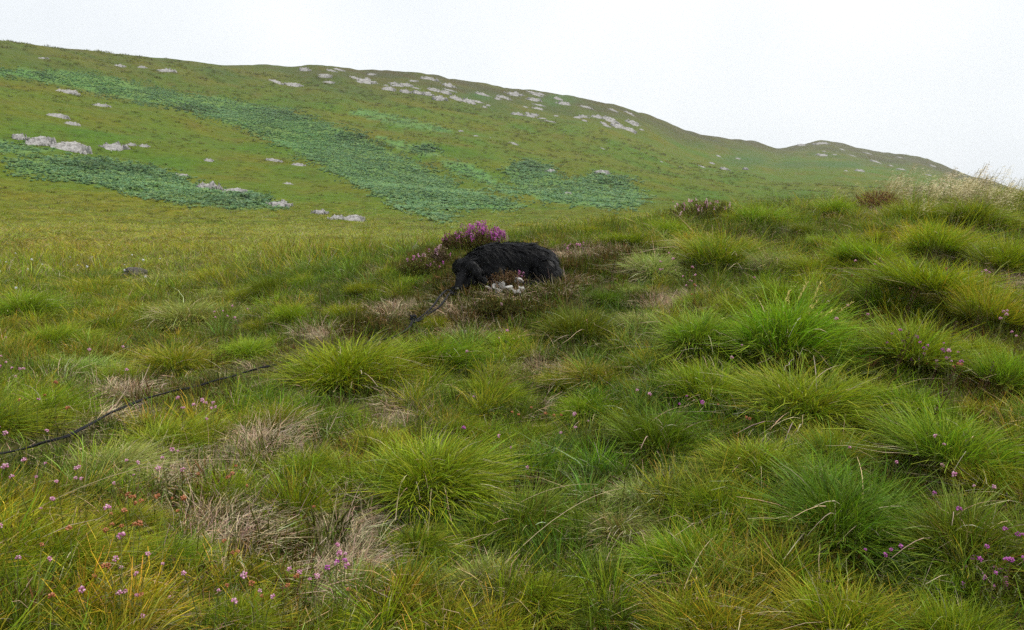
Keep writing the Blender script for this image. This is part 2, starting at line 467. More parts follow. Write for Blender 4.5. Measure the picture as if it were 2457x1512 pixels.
GOLD = [(130, 1290, 200, 110), (1080, 1450, 190, 80), (430, 800, 110, 50), (200, 860, 110, 40), (2050, 1490, 180, 60), (300, 1500, 300, 60),
        (1950, 480, 160, 30), (1700, 600, 120, 30), (60, 830, 120, 50), (1740, 1480, 150, 70), (2400, 1000, 160, 160), (100, 600, 400, 40), (2100, 800, 200, 50)]
DARK = [(1400, 770, 130, 50), (1260, 1190, 180, 90), (2050, 1200, 200, 110), (1500, 1100, 200, 80), (650, 685, 120, 25), (790, 640, 60, 30),
        (1450, 940, 140, 60), (1600, 1000, 150, 80), (1250, 1350, 300, 60), (700, 1000, 150, 60), (2200, 1420, 240, 60)]

def zone(X, Y, Zw, blobs):
    px, py = project(X, Y, Zw)
    m = np.zeros(np.shape(px))
    for cx, cy, rx, ry in blobs:
        d = ((px / S - cx) / rx) ** 2 + ((py / S - cy) / ry) ** 2
        m = np.maximum(m, np.exp(-d * 1.1))
    return m

BRACKEN = [
 [(-200, 130), (0, 168), (150, 171), (250, 184), (330, 203), (430, 226), (520, 234), (620, 254), (690, 268), (740, 288), (830, 313), (900, 343),
  (960, 378), (1010, 398), (1060, 428), (1100, 452), (1170, 475), (1260, 492), (1230, 502), (1140, 500), (1060, 500), (1090, 541),
  (1000, 512), (900, 462), (820, 422), (740, 377), (680, 347), (600, 312), (540, 292), (480, 272), (420, 252), (330, 242), (250, 226), (150, 200), (0, 178), (-200, 150)],
 [(15, 388), (130, 375), (230, 385), (330, 400), (420, 425), (500, 455), (600, 470), (655, 487), (660, 502), (560, 502), (450, 492), (350, 470), (250, 447), (130, 430), (30, 408)],
 [(-150, 325), (0, 338), (60, 352), (130, 362), (60, 368), (0, 365), (-150, 360)],
 [(1210, 402), (1260, 388), (1320, 398), (1345, 432), (1380, 428), (1420, 420), (1500, 428), (1530, 448), (1540, 492), (1480, 502), (1380, 492), (1300, 482), (1240, 452)],
 [(1060, 385), (1130, 394), (1185, 428), (1260, 468), (1220, 470), (1150, 432), (1080, 412)],
 [(990, 352), (1020, 342), (1045, 352), (1035, 368), (1000, 366)],
 [(900, 326), (960, 338), (1060, 372), (1040, 378), (960, 358)],
 [(820, 262), (900, 268), (960, 280), (1090, 313), (1060, 318), (950, 300), (860, 280)],
]
BR_DENS = [1.0, 1.0, 0.8, 0.75, 0.6, 0.9, 0.35, 0.4]
# darker, taller plants in places
BR_TALL = [(690, 275, 70, 12), (1270, 400, 55, 18), (1460, 430, 60, 16), (330, 405, 60, 14), (590, 480, 60, 14), (230, 395, 60, 14), (850, 330, 60, 20), (1020, 355, 30, 12), (450, 262, 60, 12)]

# ------------------------------------------------------------------ ground sheet
nA = len(AZ)
V = np.stack([GX, GY, Z], -1).reshape(-1, 3)
idx = np.arange(nA * NR).reshape(nA, NR)
F = np.stack([idx[:-1, :-1], idx[:-1, 1:], idx[1:, 1:], idx[1:, :-1]], -1).reshape(-1, 4)
centre = len(V)
px, py = project(GX, GY, Z)
far = np.clip((RR - 12) / 30, 0, 1)
olive = lin(84, 90, 16); green = lin(70, 92, 19); brown = lin(80, 77, 24); heath = lin(66, 62, 36); gold = lin(106, 104, 19)
n_a = fbm(GX / 26, GY / 26, 31, 4); n_b = fbm(GX / 7, GY / 7, 41, 4); n_c = fbm(GX / 90, GY / 90, 51, 3)
def lerp(a, b, t): return a * (1 - t[..., None]) + b * t[..., None]
hc = np.broadcast_to(olive, Z.shape + (3,)).copy()
hc = lerp(hc, np.broadcast_to(green, hc.shape), np.clip(0.5 + 0.9 * n_a, 0, 1))
hc = lerp(hc, np.broadcast_to(brown, hc.shape), np.clip((n_b + 0.4 * n_c - 0.3) * 1.3, 0, 0.6))
# heathery upper slopes
up = np.clip((RR / rs[:, None] - 0.66) / 0.25, 0, 1) * (0.45 + 0.55 * np.clip((px / S - 650) / 250, 0, 1))
up = np.maximum(up, np.clip((px / S - 1800) / 150, 0, 1) * np.clip((RR - 480) / 200, 0, 1))
hc = lerp(hc, np.broadcast_to(heath, hc.shape), np.clip(up * (0.9 + 0.5 * n_a), 0, 0.95))
# green gullies high on the hill
gul = zone(GX, GY, Z, [(1340, 240, 45, 16), (1150, 232, 40, 10), (1790, 385, 60, 14), (1900, 395, 60, 8), (2010, 395, 70, 8)]) * (RR > 100)
hc = lerp(hc, np.broadcast_to(lin(62, 84, 36), hc.shape), np.clip(gul * 1.3, 0, 0.85))
# golden flat of the valley
gv = np.clip((RR - 10) / 12, 0, 1) * np.clip((125 - RR) / 80, 0, 1) * np.clip((1100 - px / S) / 500, 0, 1)
hc = lerp(hc, np.broadcast_to(gold, hc.shape), np.clip(gv * (0.7 + 0.6 * n_b), 0, 0.9))
inb = np.zeros(Z.shape, bool)
for pl in BRACKEN: inb |= in_poly(px / S, py / S, pl)
inb &= RR > 40
hc = np.where(inb[..., None], lin(86, 112, 58), hc)
near_c = np.broadcast_to(lin(74, 68, 38), hc.shape)
bare = zone(GX, GY, Z, BARE) * (RR < 12)
near_c = lerp(near_c, np.broadcast_to(lin(150, 128, 108), hc.shape), np.clip(bare * 1.2 * (0.8 + 0.5 * fbm(GX * 6, GY * 6, 61, 3)), 0, 1))
moss = zone(GX, GY, Z, MOSS) * (RR < 12)
near_c = lerp(near_c, np.broadcast_to(lin(66, 72, 24), hc.shape), np.clip(moss, 0, 0.9))
colr = lerp(near_c, hc, far)
V = np.concatenate([V, [[0, 0, 0.0]]])
cF = np.stack([np.full(nA - 1, centre), idx[:-1, 0], idx[1:, 0]], -1)
me = mesh_np('ground', V, F, np.concatenate([colr.reshape(-1, 3), [lin(74, 68, 38)]]), M_GROUND, True,
             {'far': np.concatenate([far.ravel(), [0]])})
link('ground', me, kind='structure')

# ------------------------------------------------------------------ scattering of uncountable stuff
def scatter(name, protos, P, rot, scl, idxs, tint, label, category):
    col = bpy.data.collections.new(name + '_source')
    for i, p in enumerate(protos):
        o = bpy.data.objects.new('%s_%02d' % (name, i), p); col.objects.link(o)
    n = len(P)
    me = bpy.data.meshes.new(name)
    me.vertices.add(n); me.vertices.foreach_set('co', np.asarray(P, np.float32).ravel())
    a = me.attributes.new('rot', 'FLOAT_VECTOR', 'POINT'); a.data.foreach_set('vector', np.asarray(rot, np.float32).ravel())
    a = me.attributes.new('scl', 'FLOAT_VECTOR', 'POINT'); a.data.foreach_set('vector', np.asarray(scl, np.float32).ravel())
    a = me.attributes.new('pick', 'INT', 'POINT'); a.data.foreach_set('value', np.asarray(idxs, np.int32))
    a = me.attributes.new('tint', 'FLOAT_VECTOR', 'POINT'); a.data.foreach_set('vector', np.asarray(tint, np.float32).ravel())
    ob = link(name, me, kind='stuff', label=label, category=category)
    g = bpy.data.node_groups.new(name, 'GeometryNodeTree')
    g.interface.new_socket('Geometry', in_out='INPUT', socket_type='NodeSocketGeometry')
    g.interface.new_socket('Geometry', in_out='OUTPUT', socket_type='NodeSocketGeometry')
    gi = g.nodes.new('NodeGroupInput'); go = g.nodes.new('NodeGroupOutput')
    ci = g.nodes.new('GeometryNodeCollectionInfo'); ci.inputs['Collection'].default_value = col
    ci.inputs['Separate Children'].default_value = True; ci.inputs['Reset Children'].default_value = True
    ip = g.nodes.new('GeometryNodeInstanceOnPoints'); ip.inputs['Pick Instance'].default_value = True
    def named(nm, ty):
        q = g.nodes.new('GeometryNodeInputNamedAttribute'); q.data_type = ty; q.inputs['Name'].default_value = nm
        return next(s for s in q.outputs if s.enabled and s.name == 'Attribute')
    er = g.nodes.new('FunctionNodeEulerToRotation')
    g.links.new(named('rot', 'FLOAT_VECTOR'), er.inputs[0])
    g.links.new(gi.outputs[0], ip.inputs['Points']); g.links.new(ci.outputs[0], ip.inputs['Instance'])
    g.links.new(named('pick', 'INT'), ip.inputs['Instance Index'])
    g.links.new(er.outputs[0], ip.inputs['Rotation']); g.links.new(named('scl', 'FLOAT_VECTOR'), ip.inputs['Scale'])
    g.links.new(ip.outputs[0], go.inputs[0])
    md = ob.modifiers.new('scatter', 'NODES'); md.node_group = g
    return ob

def bake(name, protos, P, rot, scl, idxs, tint, label, category):
    """the same as scatter, but as one plain mesh"""
    Vs, Fs, Cs = [], [], []; off = 0
    for i, (v, f, c) in enumerate(protos):
        sel = np.nonzero(idxs == i)[0]
        cx, sx = np.cos(rot[sel, 0]), np.sin(rot[sel, 0]); cy, sy = np.cos(rot[sel, 1]), np.sin(rot[sel, 1]); cz, sz = np.cos(rot[sel, 2]), np.sin(rot[sel, 2])
        Rm = np.stack([np.stack([cy * cz, sx * sy * cz - cx * sz, cx * sy * cz + sx * sz], -1),
                       np.stack([cy * sz, sx * sy * sz + cx * cz, cx * sy * sz - sx * cz], -1),
                       np.stack([-sy, sx * cy, cx * cy], -1)], 1)
        W = np.einsum('nij,nvj->nvi', Rm, v[None] * scl[sel][:, None, :]) + P[sel][:, None, :]
        Vs.append(W.reshape(-1, 3)); Cs.append((c[None] * (1 + tint[sel][:, None, :])).reshape(-1, 3))
        Fs.append((f[None] + off + (np.arange(len(sel)) * len(v))[:, None, None]).reshape(-1, 4)); off += len(sel) * len(v)
    return link(name, mesh_np(name, np.concatenate(Vs), np.concatenate(Fs), np.concatenate(Cs), M_GRASS), kind='stuff', label=label, category=category)

def sector(n, r0, r1, az0, az1, power=2.0):
    """random points in a wedge of ground; power 2 = even over the area, less = denser close by"""
    a = np.radians(rng.uniform(az0, az1, n)); u = rng.random(n)
    r = (r0 ** power + u * (r1 ** power - r0 ** power)) ** (1 / power)
    return r * np.sin(a), r * np.cos(a), r

def finish(X, Y, smin, smax, tilt=0.12, lean=True):
    n = len(X)
    Zw = H(X, Y)
    rot = np.stack([tilt * rng.normal(size=n), tilt * rng.normal(size=n), rng.uniform(0, 2 * np.pi, n)], 1)
    if lean: rot[:, 1] += 0.10 + 0.06 * rng.normal(size=n)          # the wind comes from the left
    s = rng.uniform(smin, smax, n)
    return np.stack([X, Y, Zw], 1), rot, np.stack([s, s, s * rng.uniform(0.8, 1.2, n)], 1)

def tints(X, Y, Zw, gold_w=1.0, dark_w=1.0, var=0.15):
    n = len(X)
    g = np.clip(zone(X, Y, Zw, GOLD) * gold_w + 0.35 * fbm(X * 0.8, Y * 0.8, 71, 3), 0, 1)
    d = np.clip(zone(X, Y, Zw, DARK) * dark_w, 0, 1)
    c = np.ones((n, 3))
    c = c * (1 - g[:, None]) + g[:, None] * np.array([1.28, 1.06, 0.8])
    c = c * (1 - d[:, None]) + d[:, None] * np.array([0.62, 0.86, 0.8])
    f = fbm(X * 0.45 + 9, Y * 0.45, 77, 3)
    c = c * (1 + np.stack([0.16 * f, 0.08 * f, 0.05 * f], 1))
    c = c * (1 + var * rng.normal(size=(n, 1))) * (1 + 0.05 * rng.normal(size=(n, 3)))
    return np.clip(c, 0.25, 2.2) - 1

# --- short sward, close by
sward = []
for i in range(6):
    sward.append(merge([blades(30, 0.075, 0.072 + 0.022 * (i % 3), 0.5, 0.25, 0.0026, G_OLIVE, [G_DEEP * 1.3, G_COOL * 0.85, G_DEEP][i % 3], [G_YEL * 0.8, G_MID, G_DEEP * 1.3][i % 3], 3, cvar=0.3),
             blades(5, 0.08, 0.08, 1.1, 0.5, 0.0022, G_STRAW * 0.7, G_STRAW * 0.75, G_STRAW * 0.8, 3, jit=0.6)]))
X, Y, r = sector(14500, 1.15, 11.0, -41, 41, 1.2)
Zw = H(X, Y)
b = zone(X, Y, Zw, BARE); mo = zone(X, Y, Zw, MOSS)
keep = rng.random(len(X)) > np.clip(1.25 * b + 0.95 * mo, 0, 0.97)
X, Y, r = X[keep], Y[keep], r[keep]
P, R, Sc = finish(X, Y, 0.65, 1.3)
hgt = 1 + 0.45 * fbm(X * 1.6, Y * 1.6, 83, 2)
Sc[:, 2] *= np.clip(hgt, 0.55, 1.7) * np.clip(0.9 + (r - 4) * 0.08, 0.85, 1.5)
lead_px = np.array([(0, 457), (71, 438), (112, 415), (142, 402), (196, 388), (223, 380), (304, 358), (345, 350), (394, 340), (414, 324), (450, 292)])
ppx, ppy = project(X, Y, P[:, 2])
dl = np.abs(ppy - np.interp(ppx, lead_px[:, 0], lead_px[:, 1])) * np.where(ppx < 460, 1, 99)
Sc[:, 2] *= np.where((dl < 16), 0.38, 1.0)
Sc[:, 2] *= 1 - 0.6 * np.exp(-((ppx - 505) / 75) ** 2 - ((ppy - 290) / 20) ** 2)
bake('moor_grass', sward, P, R, Sc, rng.integers(0, 6, len(P)), tints(X, Y, P[:, 2]), 'short green grass carpeting the ground between the tussocks', 'grass')

# --- the same grass to either side of the view
XL, YL, rl = sector(5200, 1.3, 11.0, -66, -40.5, 1.3); XR, YR, rr_ = sector(5200, 1.3, 11.0, 40.5, 66, 1.3)
X, Y = np.concatenate([XL, XR]), np.concatenate([YL, YR])
P, R, Sc = finish(X, Y, 0.7, 1.5)
scatter('side_grass', [mesh_np('side_grass', *q, M_GRASS) for q in sward], P, R, Sc, rng.integers(0, 6, len(P)), tints(X, Y, P[:, 2]), 'short green grass growing on to either side of the knoll', 'grass')

# --- half grown tufts filling in between
tuf = []
for i in range(6):
    cm = [G_MID, G_YEL * 0.75, G_COOL, G_MID * 1.1, G_DEEP * 1.2, G_OLIVE * 1.4][i]; ct = [G_YEL, G_ORA, G_PALE, G_YEL, G_MID, G_ORA][i]
    tuf.append(mesh_np('grass_tuft', *merge([blades(150, 0.05, 0.15, 0.75, 0.3, 0.0027, G_OLIVE, cm, ct, 4, lean=(0.12, 0), cvar=0.25), blades(10, 0.05, 0.16, 1.2, 0.6, 0.0024, G_STRAW * 0.8, G_STRAW, G_STRAW, 4)]), M_GRASS))
X, Y, r = sector(8500, 1.75, 10.5, -62, 62, 1.35)
Zw = H(X, Y); ppx, ppy = project(X, Y, Zw)
dl = np.abs(ppy - np.interp(ppx, lead_px[:, 0], lead_px[:, 1])) * np.where(ppx < 460, 1, 99)
dogz = np.exp(-((ppx - 500) / 75) ** 2 - ((ppy - 286) / 22) ** 2)
keep = (rng.random(len(X)) > np.clip(1.7 * zone(X, Y, Zw, BARE) + 1.4 * zone(X, Y, Zw, MOSS) + 1.3 * dogz, 0, 1)) & (dl > 34) & (rng.random(len(X)) < np.clip(0.38 + 1.0 * fbm(X * 1.1, Y * 1.1, 85, 2), 0.03, 1))
X, Y, r = X[keep], Y[keep], r[keep]
P, R, Sc = finish(X, Y, 0.5, 1.15)
R[:, 2] = rng.uniform(-0.8, 0.8, len(X))
R[:, 1] += 0.25 * np.clip(X / 3, 0, 1)
scatter('tufted_grass', tuf, P, R, Sc, rng.integers(0, 6, len(P)), tints(X, Y, P[:, 2]), 'loose half grown grass tufts filling the gaps between tussocks', 'grass')
print('tufts', len(P))

# --- dead litter on bare patches
litter = []
for i in range(4):
    litter.append(mesh_np('litter', *blades(60, 0.10, 0.10, 1.5, 0.35, 0.0019, G_STRAW * 0.9, G_STRAW * [1.0, 0.85, 1.1, 0.9][i], G_STRAW * [1.05, 0.9, 0.8, 1.1][i], 4, jit=0.25, cvar=0.3), M_DEAD))
X, Y, r = sector(60000, 1.2, 9.5, -42, 42, 1.5)
Zw = H(X, Y); b = zone(X, Y, Zw, BARE)
keep = rng.random(len(X)) < np.clip(0.7 * b, 0, 1) * 0.5 + 0.005
X, Y = X[keep], Y[keep]
P, R, Sc = finish(X, Y, 0.6, 1.3, lean=False)
tn = np.tile(rng.normal(size=(len(P), 1)) * 0.18, (1, 3)) + np.array([0.0, -0.04, -0.02])
scatter('straw_litter', litter, P, R, Sc, rng.integers(0, 4, len(P)), tn, 'pale dead straw lying over the bare patches between tussocks', 'dead grass')

# --- moss and low heather on the hummock round the dog
sprig = []
for i in range(4):
    cA = [lin(78, 84, 24), lin(92, 82, 34), lin(64, 74, 26), lin(104, 84, 46)][i]
    sprig.append(mesh_np('sprigs', *blades(60, 0.07, 0.055, 0.7, 0.05, 0.0045, cA * 0.9, cA, cA * 1.4, 3, jit=0.5, cvar=0.3), M_HEATHER))
X, Y, r = sector(60000, 1.3, 9.0, -40, 40, 1.5)
Zw = H(X, Y); mo = zone(X, Y, Zw, MOSS)
keep = rng.random(len(X)) < np.clip(mo, 0, 1) * 0.5 + 0.03
X, Y = X[keep], Y[keep]
P, R, Sc = finish(X, Y, 0.6, 1.5, lean=False)
scatter('moss_and_heather', sprig, P, R, Sc, rng.integers(0, 4, len(P)), np.tile(rng.normal(size=(len(P), 1)) * 0.2, (1, 3)), 'low dark green moss and heather sprigs matting the hummock', 'moss')

# --- middle distance sward of the valley floor and the back of the knoll
mid = []
for i in range(5):
    mid.append(mesh_np('field_grass', *merge([
        blades(40, 0.16, 0.24 + 0.04 * (i % 3), 0.6, 0.3, 0.007, G_OLIVE, [G_MID, G_YEL * 0.8, G_MID, G_OLIVE, G_COOL][i], [G_YEL, G_ORA * 0.8, G_PALE, G_YEL, G_YEL][i], 3, cvar=0.25),
        blades(7, 0.16, 0.26, 0.9, 0.4, 0.006, G_STRAW * 0.8, G_STRAW * 0.9, G_STRAW, 3)]), M_GRASS))
X, Y, r = sector(36000, 8.0, 95, -52, 52, 1.15)
ok = rng.random(len(X)) < np.clip((100 - r) / 35, 0, 1)
X, Y, r = X[ok], Y[ok], r[ok]
P, R, Sc = finish(X, Y, 0.7, 1.3)
Sc *= np.clip(r / 22, 0.75, 1.9)[:, None]
Sc[:, 2] *= np.where((r < 16) & (X > 0), 0.55, 1.0) * np.clip(1.0 - (r - 9) / 30, 0.3, 1) * np.clip(1 + 0.7 * fbm(X * 0.35, Y * 0.35, 87, 2), 0.45, 1.8)
gg = np.clip(zone(X, Y, P[:, 2], [(200, 590, 500, 45), (600, 640, 300, 30)]), 0, 1)
tt = tints(X, Y, P[:, 2], 0.4, 0.0) + gg[:, None] * np.array([0.08, 0.0, -0.05])
scatter('valley_grass', mid, P, R, Sc, rng.integers(0, 5, len(P)), tt, 'golden green rough grass covering the valley floor beyond the knoll', 'grass')

# --- tufts over the hillside
hilt = []
for i in range(4):
    cm = [lin(104, 118, 30), lin(98, 108, 32), lin(114, 122, 30), lin(98, 98, 34)][i]
    hilt.append(mesh_np('hill_tuft', *blades(26, 0.34, 0.34, 0.9, 0.35, 0.05, cm * 0.9, cm, cm * 1.25, 3, cvar=0.25), M_GRASS))
X, Y, r = sector(15000, 60, 300, -42, 42, 1.5)
Zw = H(X, Y); px, py = project(X, Y, Zw)
ok = np.ones(len(X), bool)
for pl in BRACKEN[:3]: ok &= ~in_poly(px / S, py / S, pl)
ok &= rng.random(len(X)) < np.clip(0.45 + 0.9 * fbm(X / 9, Y / 9, 91, 3), 0.05, 1)
X, Y, r = X[ok], Y[ok], r[ok]
P, R, Sc = finish(X, Y, 0.6, 1.2)
Sc *= np.clip(r / 130, 0.8, 2.6)[:, None]; Sc[:, 2] *= 0.8
hz = fbm(X / 26, Y / 26, 31, 4)
tt = np.stack([-0.08 * hz, 0.06 * hz, 0.0 * hz], 1) + 0.12 * rng.normal(size=(len(X), 1))
upx = np.clip((r / 380 - 0.66) / 0.25, 0, 1)[:, None]
scatter('hill_grass', hilt, P, R, Sc, rng.integers(0, 4, len(P)), tt * (1 - upx) + upx * (tt + np.array([-0.12, -0.22, 0.1])), 'coarse olive grass and heather tufts covering the hillside', 'grass')

# --- bracken
def frond_clump(nf, h, seed, cA):
    parts = []
    for f in range(nf):
        a = 2 * np.pi * f / nf + rng.normal() * 0.4; L = h * rng.uniform(0.8, 1.2); np_ = 11
        t = np.linspace(0.15, 1, np_)
        ax = np.stack([np.cos(a) * L * 0.75 * t ** 1.5, np.sin(a) * L * 0.75 * t ** 1.5, L * (0.95 * t - 0.42 * t ** 2.4)], 1)
        out_ = np.array([np.cos(a), np.sin(a), 0]); sd = np.array([-np.sin(a), np.cos(a), 0])
        ln = 0.42 * L * np.sin(np.pi * np.clip(t, 0, 1) ** 0.7) ** 0.8 * (1 - 0.4 * t) + 0.03
        for s in (-1, 1):
            tip = ax + sd * s * ln[:, None] + out_ * 0.25 * ln[:, None] - np.array([0, 0, 0.22]) * ln[:, None]
            Pp = np.stack([ax, (ax + tip) / 2 + np.array([0, 0, 0.03]), tip], 1)
            Wd = np.stack([np.full(np_, 0.07 * L), np.full(np_, 0.075 * L), np.full(np_, 0.01)], 1)
            cc = cA * (1 + 0.18 * rng.normal(size=(np_, 1, 1))) * np.ones((np_, 3, 3)) * rng.uniform(0.85, 1.15)
            parts.append(ribbons(Pp, Wd, np.clip(cc, 0.01, 1), np.tile(out_ + np.array([0, 0, 0.3]), (np_, 1))))
    return merge(parts)
bp = [mesh_np('bracken', *frond_clump(7, 1.0, i, [lin(120, 156, 104), lin(114, 152, 108), lin(136, 164, 98), lin(102, 138, 96)][i]), M_BRACKEN) for i in range(4)]
X, Y, r = sector(430000, 55, 330, -46, 20, 1.5)
Zw = H(X, Y); px, py = project(X, Y, Zw)
ok = np.zeros(len(X), bool)
jx = px / S + 18 * fbm(X / 7, Y / 7, 13, 3) + 17 * rng.normal(size=len(X)); jy = py / S + 8 * fbm(X / 7, Y / 7, 14, 3) + 5.5 * rng.normal(size=len(X))
gap = fbm(X / 9, Y / 9, 15, 3)
for pl, dn in zip(BRACKEN, BR_DENS):
    ok |= in_poly(jx, jy, pl) & (rng.random(len(X)) < dn * np.clip(0.72 + 0.75 * gap + (dn - 0.7), 0.04, 1) * 0.8)
X, Y, r = X[ok], Y[ok], r[ok]
P, R, Sc = finish(X, Y, 0.6, 1.15, 0.15, False)
tall = zone(X, Y, P[:, 2], BR_TALL)
Sc *= ((0.36 + 0.34 * tall) * np.clip(1 + 0.5 * pnoise(X / 4, Y / 4, 19), 0.6, 1.5))[:, None]
gl = zone(X, Y, P[:, 2], [(260, 200, 160, 18), (700, 330, 100, 30)])
pt = fbm(X / 12, Y / 12, 16, 3)
tt = (0.09 * rng.normal(size=(len(X), 1)) + 0.2 * pt[:, None] - 0.28 * tall[:, None]) * np.ones((1, 3)) + gl[:, None] * np.array([0.12, 0.2, 0.0])
scatter('bracken', bp, P, R, Sc, rng.integers(0, 4, len(P)), tt, 'blue green bracken filling the gullies of the hillside', 'bracken')
print('bracken', len(P))

# --- feathery pale seed heads on the crest of the knoll
def panicle(nst, h, cA):
    parts = []
    for s in range(nst):
        a = rng.uniform(0, 6.28); rr = 0.07 * rng.random(); hh = h * rng.uniform(0.75, 1.15)
        t = np.linspace(0, 1, 4)[:, None]
        lean = np.array([0.30 + 0.1 * rng.normal(), 0.12 * rng.normal(), 0])
        Pp = np.array([rr * np.cos(a), rr * np.sin(a), 0]) + np.array([0, 0, 1.0]) * hh * t + lean * hh * t ** 2
        parts.append(ribbons(Pp[None], np.full((1, 4), 0.0022), np.tile(cA * np.array([0.6, 0.6, 0.4]), (1, 4, 1))))
        nsp = 16
        tt_ = rng.uniform(0.6, 1.0, nsp); b0 = np.stack([np.interp(tt_, t[:, 0], Pp[:, q]) for q in range(3)], 1)
        d = rng.normal(size=(nsp, 3)); d[:, 0] += 1.0; d[:, 2] += 0.2; d /= np.linalg.norm(d, axis=1, keepdims=True)
        e = b0 + d * (0.05 * (1.15 - tt_))[:, None] + d * 0.008
        m2 = e + np.array([1, 0, 0.05]) * 0.022
        parts.append(ribbons(np.stack([e, (e + m2) / 2, m2, m2 + 0.003], 1), np.tile([0.0015, 0.0055, 0.004, 0.001], (nsp, 1)), cA * rng.uniform(0.75, 1.2, (nsp, 1, 1)) * np.ones((nsp, 4, 3))))
    return merge(parts)
pan = [mesh_np('seed_heads', *panicle(5, 0.35, c), M_DEAD) for c in (np.array([0.64, 0.56, 0.34]), np.array([0.66, 0.57, 0.30]), np.array([0.58, 0.48, 0.32]))]
X, Y, r = sector(2600, 6.6, 11.5, 17, 40, 2)
Zw = H(X, Y); px, py = project(X, Y, Zw); dx, dy = px / S, py / S
m = np.exp(-((dx - 2270) / 150) ** 2 - ((r - 9.3) / 1.0) ** 2)
ok = rng.random(len(X)) < m * 0.5
X, Y = X[ok], Y[ok]
P, R, Sc = finish(X, Y, 0.75, 1.15, 0.1, False); R[:, 2] = rng.normal(size=len(X)) * 0.35
scatter('feathery_seed_heads', pan, P, R, Sc, rng.integers(0, 3, len(P)), np.tile(rng.normal(size=(len(P), 1)) * 0.12, (1, 3)), 'cloud of pale feathery grass seed heads on the crest of the knoll', 'grass')

# ------------------------------------------------------------------ grass tussocks, one by one
def dome(n, Rb, Hb, length, wid, cb, cm, ct, droop, lean=0.27, k=4, inner=0.62, cvar=0.24, phimax=1.45, tipf=1.0):
    ph = np.arccos(1 - (1 - math.cos(phimax)) * rng.random(n)); a = rng.uniform(0, 2 * np.pi, n)
    nrm = np.stack([np.sin(ph) * np.cos(a), np.sin(ph) * np.sin(a), np.cos(ph)], 1)
    lump = 1 + 0.28 * np.sin(a * 3 + rng.uniform(0, 6)) * np.sin(ph) + 0.15 * np.sin(a * 5 + rng.uniform(0, 6))
    root = nrm * np.array([Rb, Rb, Hb]) * lump[:, None] * (inner + (1 - inner) * rng.random((n, 1))) - np.array([0, 0, 0.02])
    d = nrm * np.array([1, 1, 0.8]) + np.array([lean, 0, 0.55]) + 0.30 * rng.normal(size=(n, 3))
    d /= np.linalg.norm(d, axis=1, keepdims=True)
    L = length * np.exp(0.28 * rng.normal(size=n)).clip(0.5, 1.9)
    hd_ = d.copy(); hd_[:, 2] = 0; hd_ /= np.linalg.norm(hd_, axis=1, keepdims=True) + 1e-6
    t = np.linspace(0, 1, k); dr = droop * rng.uniform(0.3, 1.7, n)
    P = root[:, None] + L[:, None, None] * d[:, None] * t[None, :, None] + (L * dr)[:, None, None] * (t ** 2)[None, :, None] * (0.4 * hd_[:, None] - np.array([0, 0, 0.7]))
    P[..., 2] = np.maximum(P[..., 2], 0.004 + 0.012 * rng.random((n, k)))
    Wd = wid * rng.uniform(0.7, 1.3, n)[:, None] * np.interp(t, [0, 0.4, 1], [0.9, 1.0, 0.25])[None]
    w1 = np.clip(1 - t / 0.3, 0, 1); w3 = np.clip((t - 0.5) / 0.4, 0, 1); w2 = 1 - w1 - w3
    tw = np.clip(tipf * rng.uniform(0.0, 1.6, n), 0, 1)[:, None, None]
    colr = w1[None, :, None] * cb + w2[None, :, None] * cm + w3[None, :, None] * (tw * ct + (1 - tw) * cm)
    colr = colr * (1 + cvar * rng.normal(size=(n, 1, 1)).clip(-2, 2)) * (1 + 0.10 * rng.normal(size=(n, 1, 3)))
    return ribbons(P, Wd, np.clip(colr, 0.004, 0.9))
def tussock_pair(kind, seed):
    """green blades and the dead thatch of one tussock, about 0.5 m across at scale 1"""
    cb, cm, ct, ndead, droop, n = {
        'green':  (G_OLIVE, G_MID, G_YEL, 110, 0.40, 2900),
        'dark':   (G_DEEP, G_DEEP * 1.2, G_MID, 60, 0.35, 2500),
        'gold':   (G_OLIVE, G_MID * 1.1, G_ORA, 120, 0.35, 2400),
        'pale':   (G_STRAW * 0.6, G_PALE * 0.8, G_PALE, 260, 0.55, 2200),
        'bright': (G_OLIVE, np.array([0.185, 0.285, 0.014]), G_YEL, 70, 0.40, 3000)}[kind]
    hb = [0.11, 0.13, 0.09][seed]
    g = merge([dome(n, 0.17, hb, 0.118, 0.0024, cb, cm, ct, droop),
               dome(n // 6, 0.16, hb, 0.175, 0.0022, cb, cm, ct, droop)])
    ndead = int(ndead * 0.6)
    d = merge([dome(ndead, 0.16, hb, 0.17, 0.0024, G_STRAW * 0.8, G_STRAW * 0.95, G_STRAW * 1.1, 0.9, k=6, phimax=1.55),
               blades(ndead // 3, 0.14, 0.26, 1.4, 0.7, 0.0022, G_STRAW * 0.8, G_STRAW, G_STRAW, 6, jit=0.25)])
    return mesh_np('tussock_blades', *g, M_GRASS), mesh_np('dead_blades', *d, M_DEAD)
TUS = {k: [tussock_pair(k, i) for i in range(3)] for k in ('green', 'dark', 'gold', 'pale', 'bright')}
T_LAB = {
 'green': ('rounded olive green grass tussock with yellow tips among short grass', 'olive green tussocks on the knoll'),
 'dark': ('deep green grass tussock with few dead blades', 'deep green tussocks on the knoll'),
 'gold': ('golden grass tussock with orange tipped blades', 'golden tussocks on the knoll'),
 'pale': ('pale drooping grass tussock with much grey straw in it', 'pale straw tussocks on the knoll'),
 'bright': ('bright lime green grass tussock with fine dense blades', 'bright green tussocks on the knoll')}
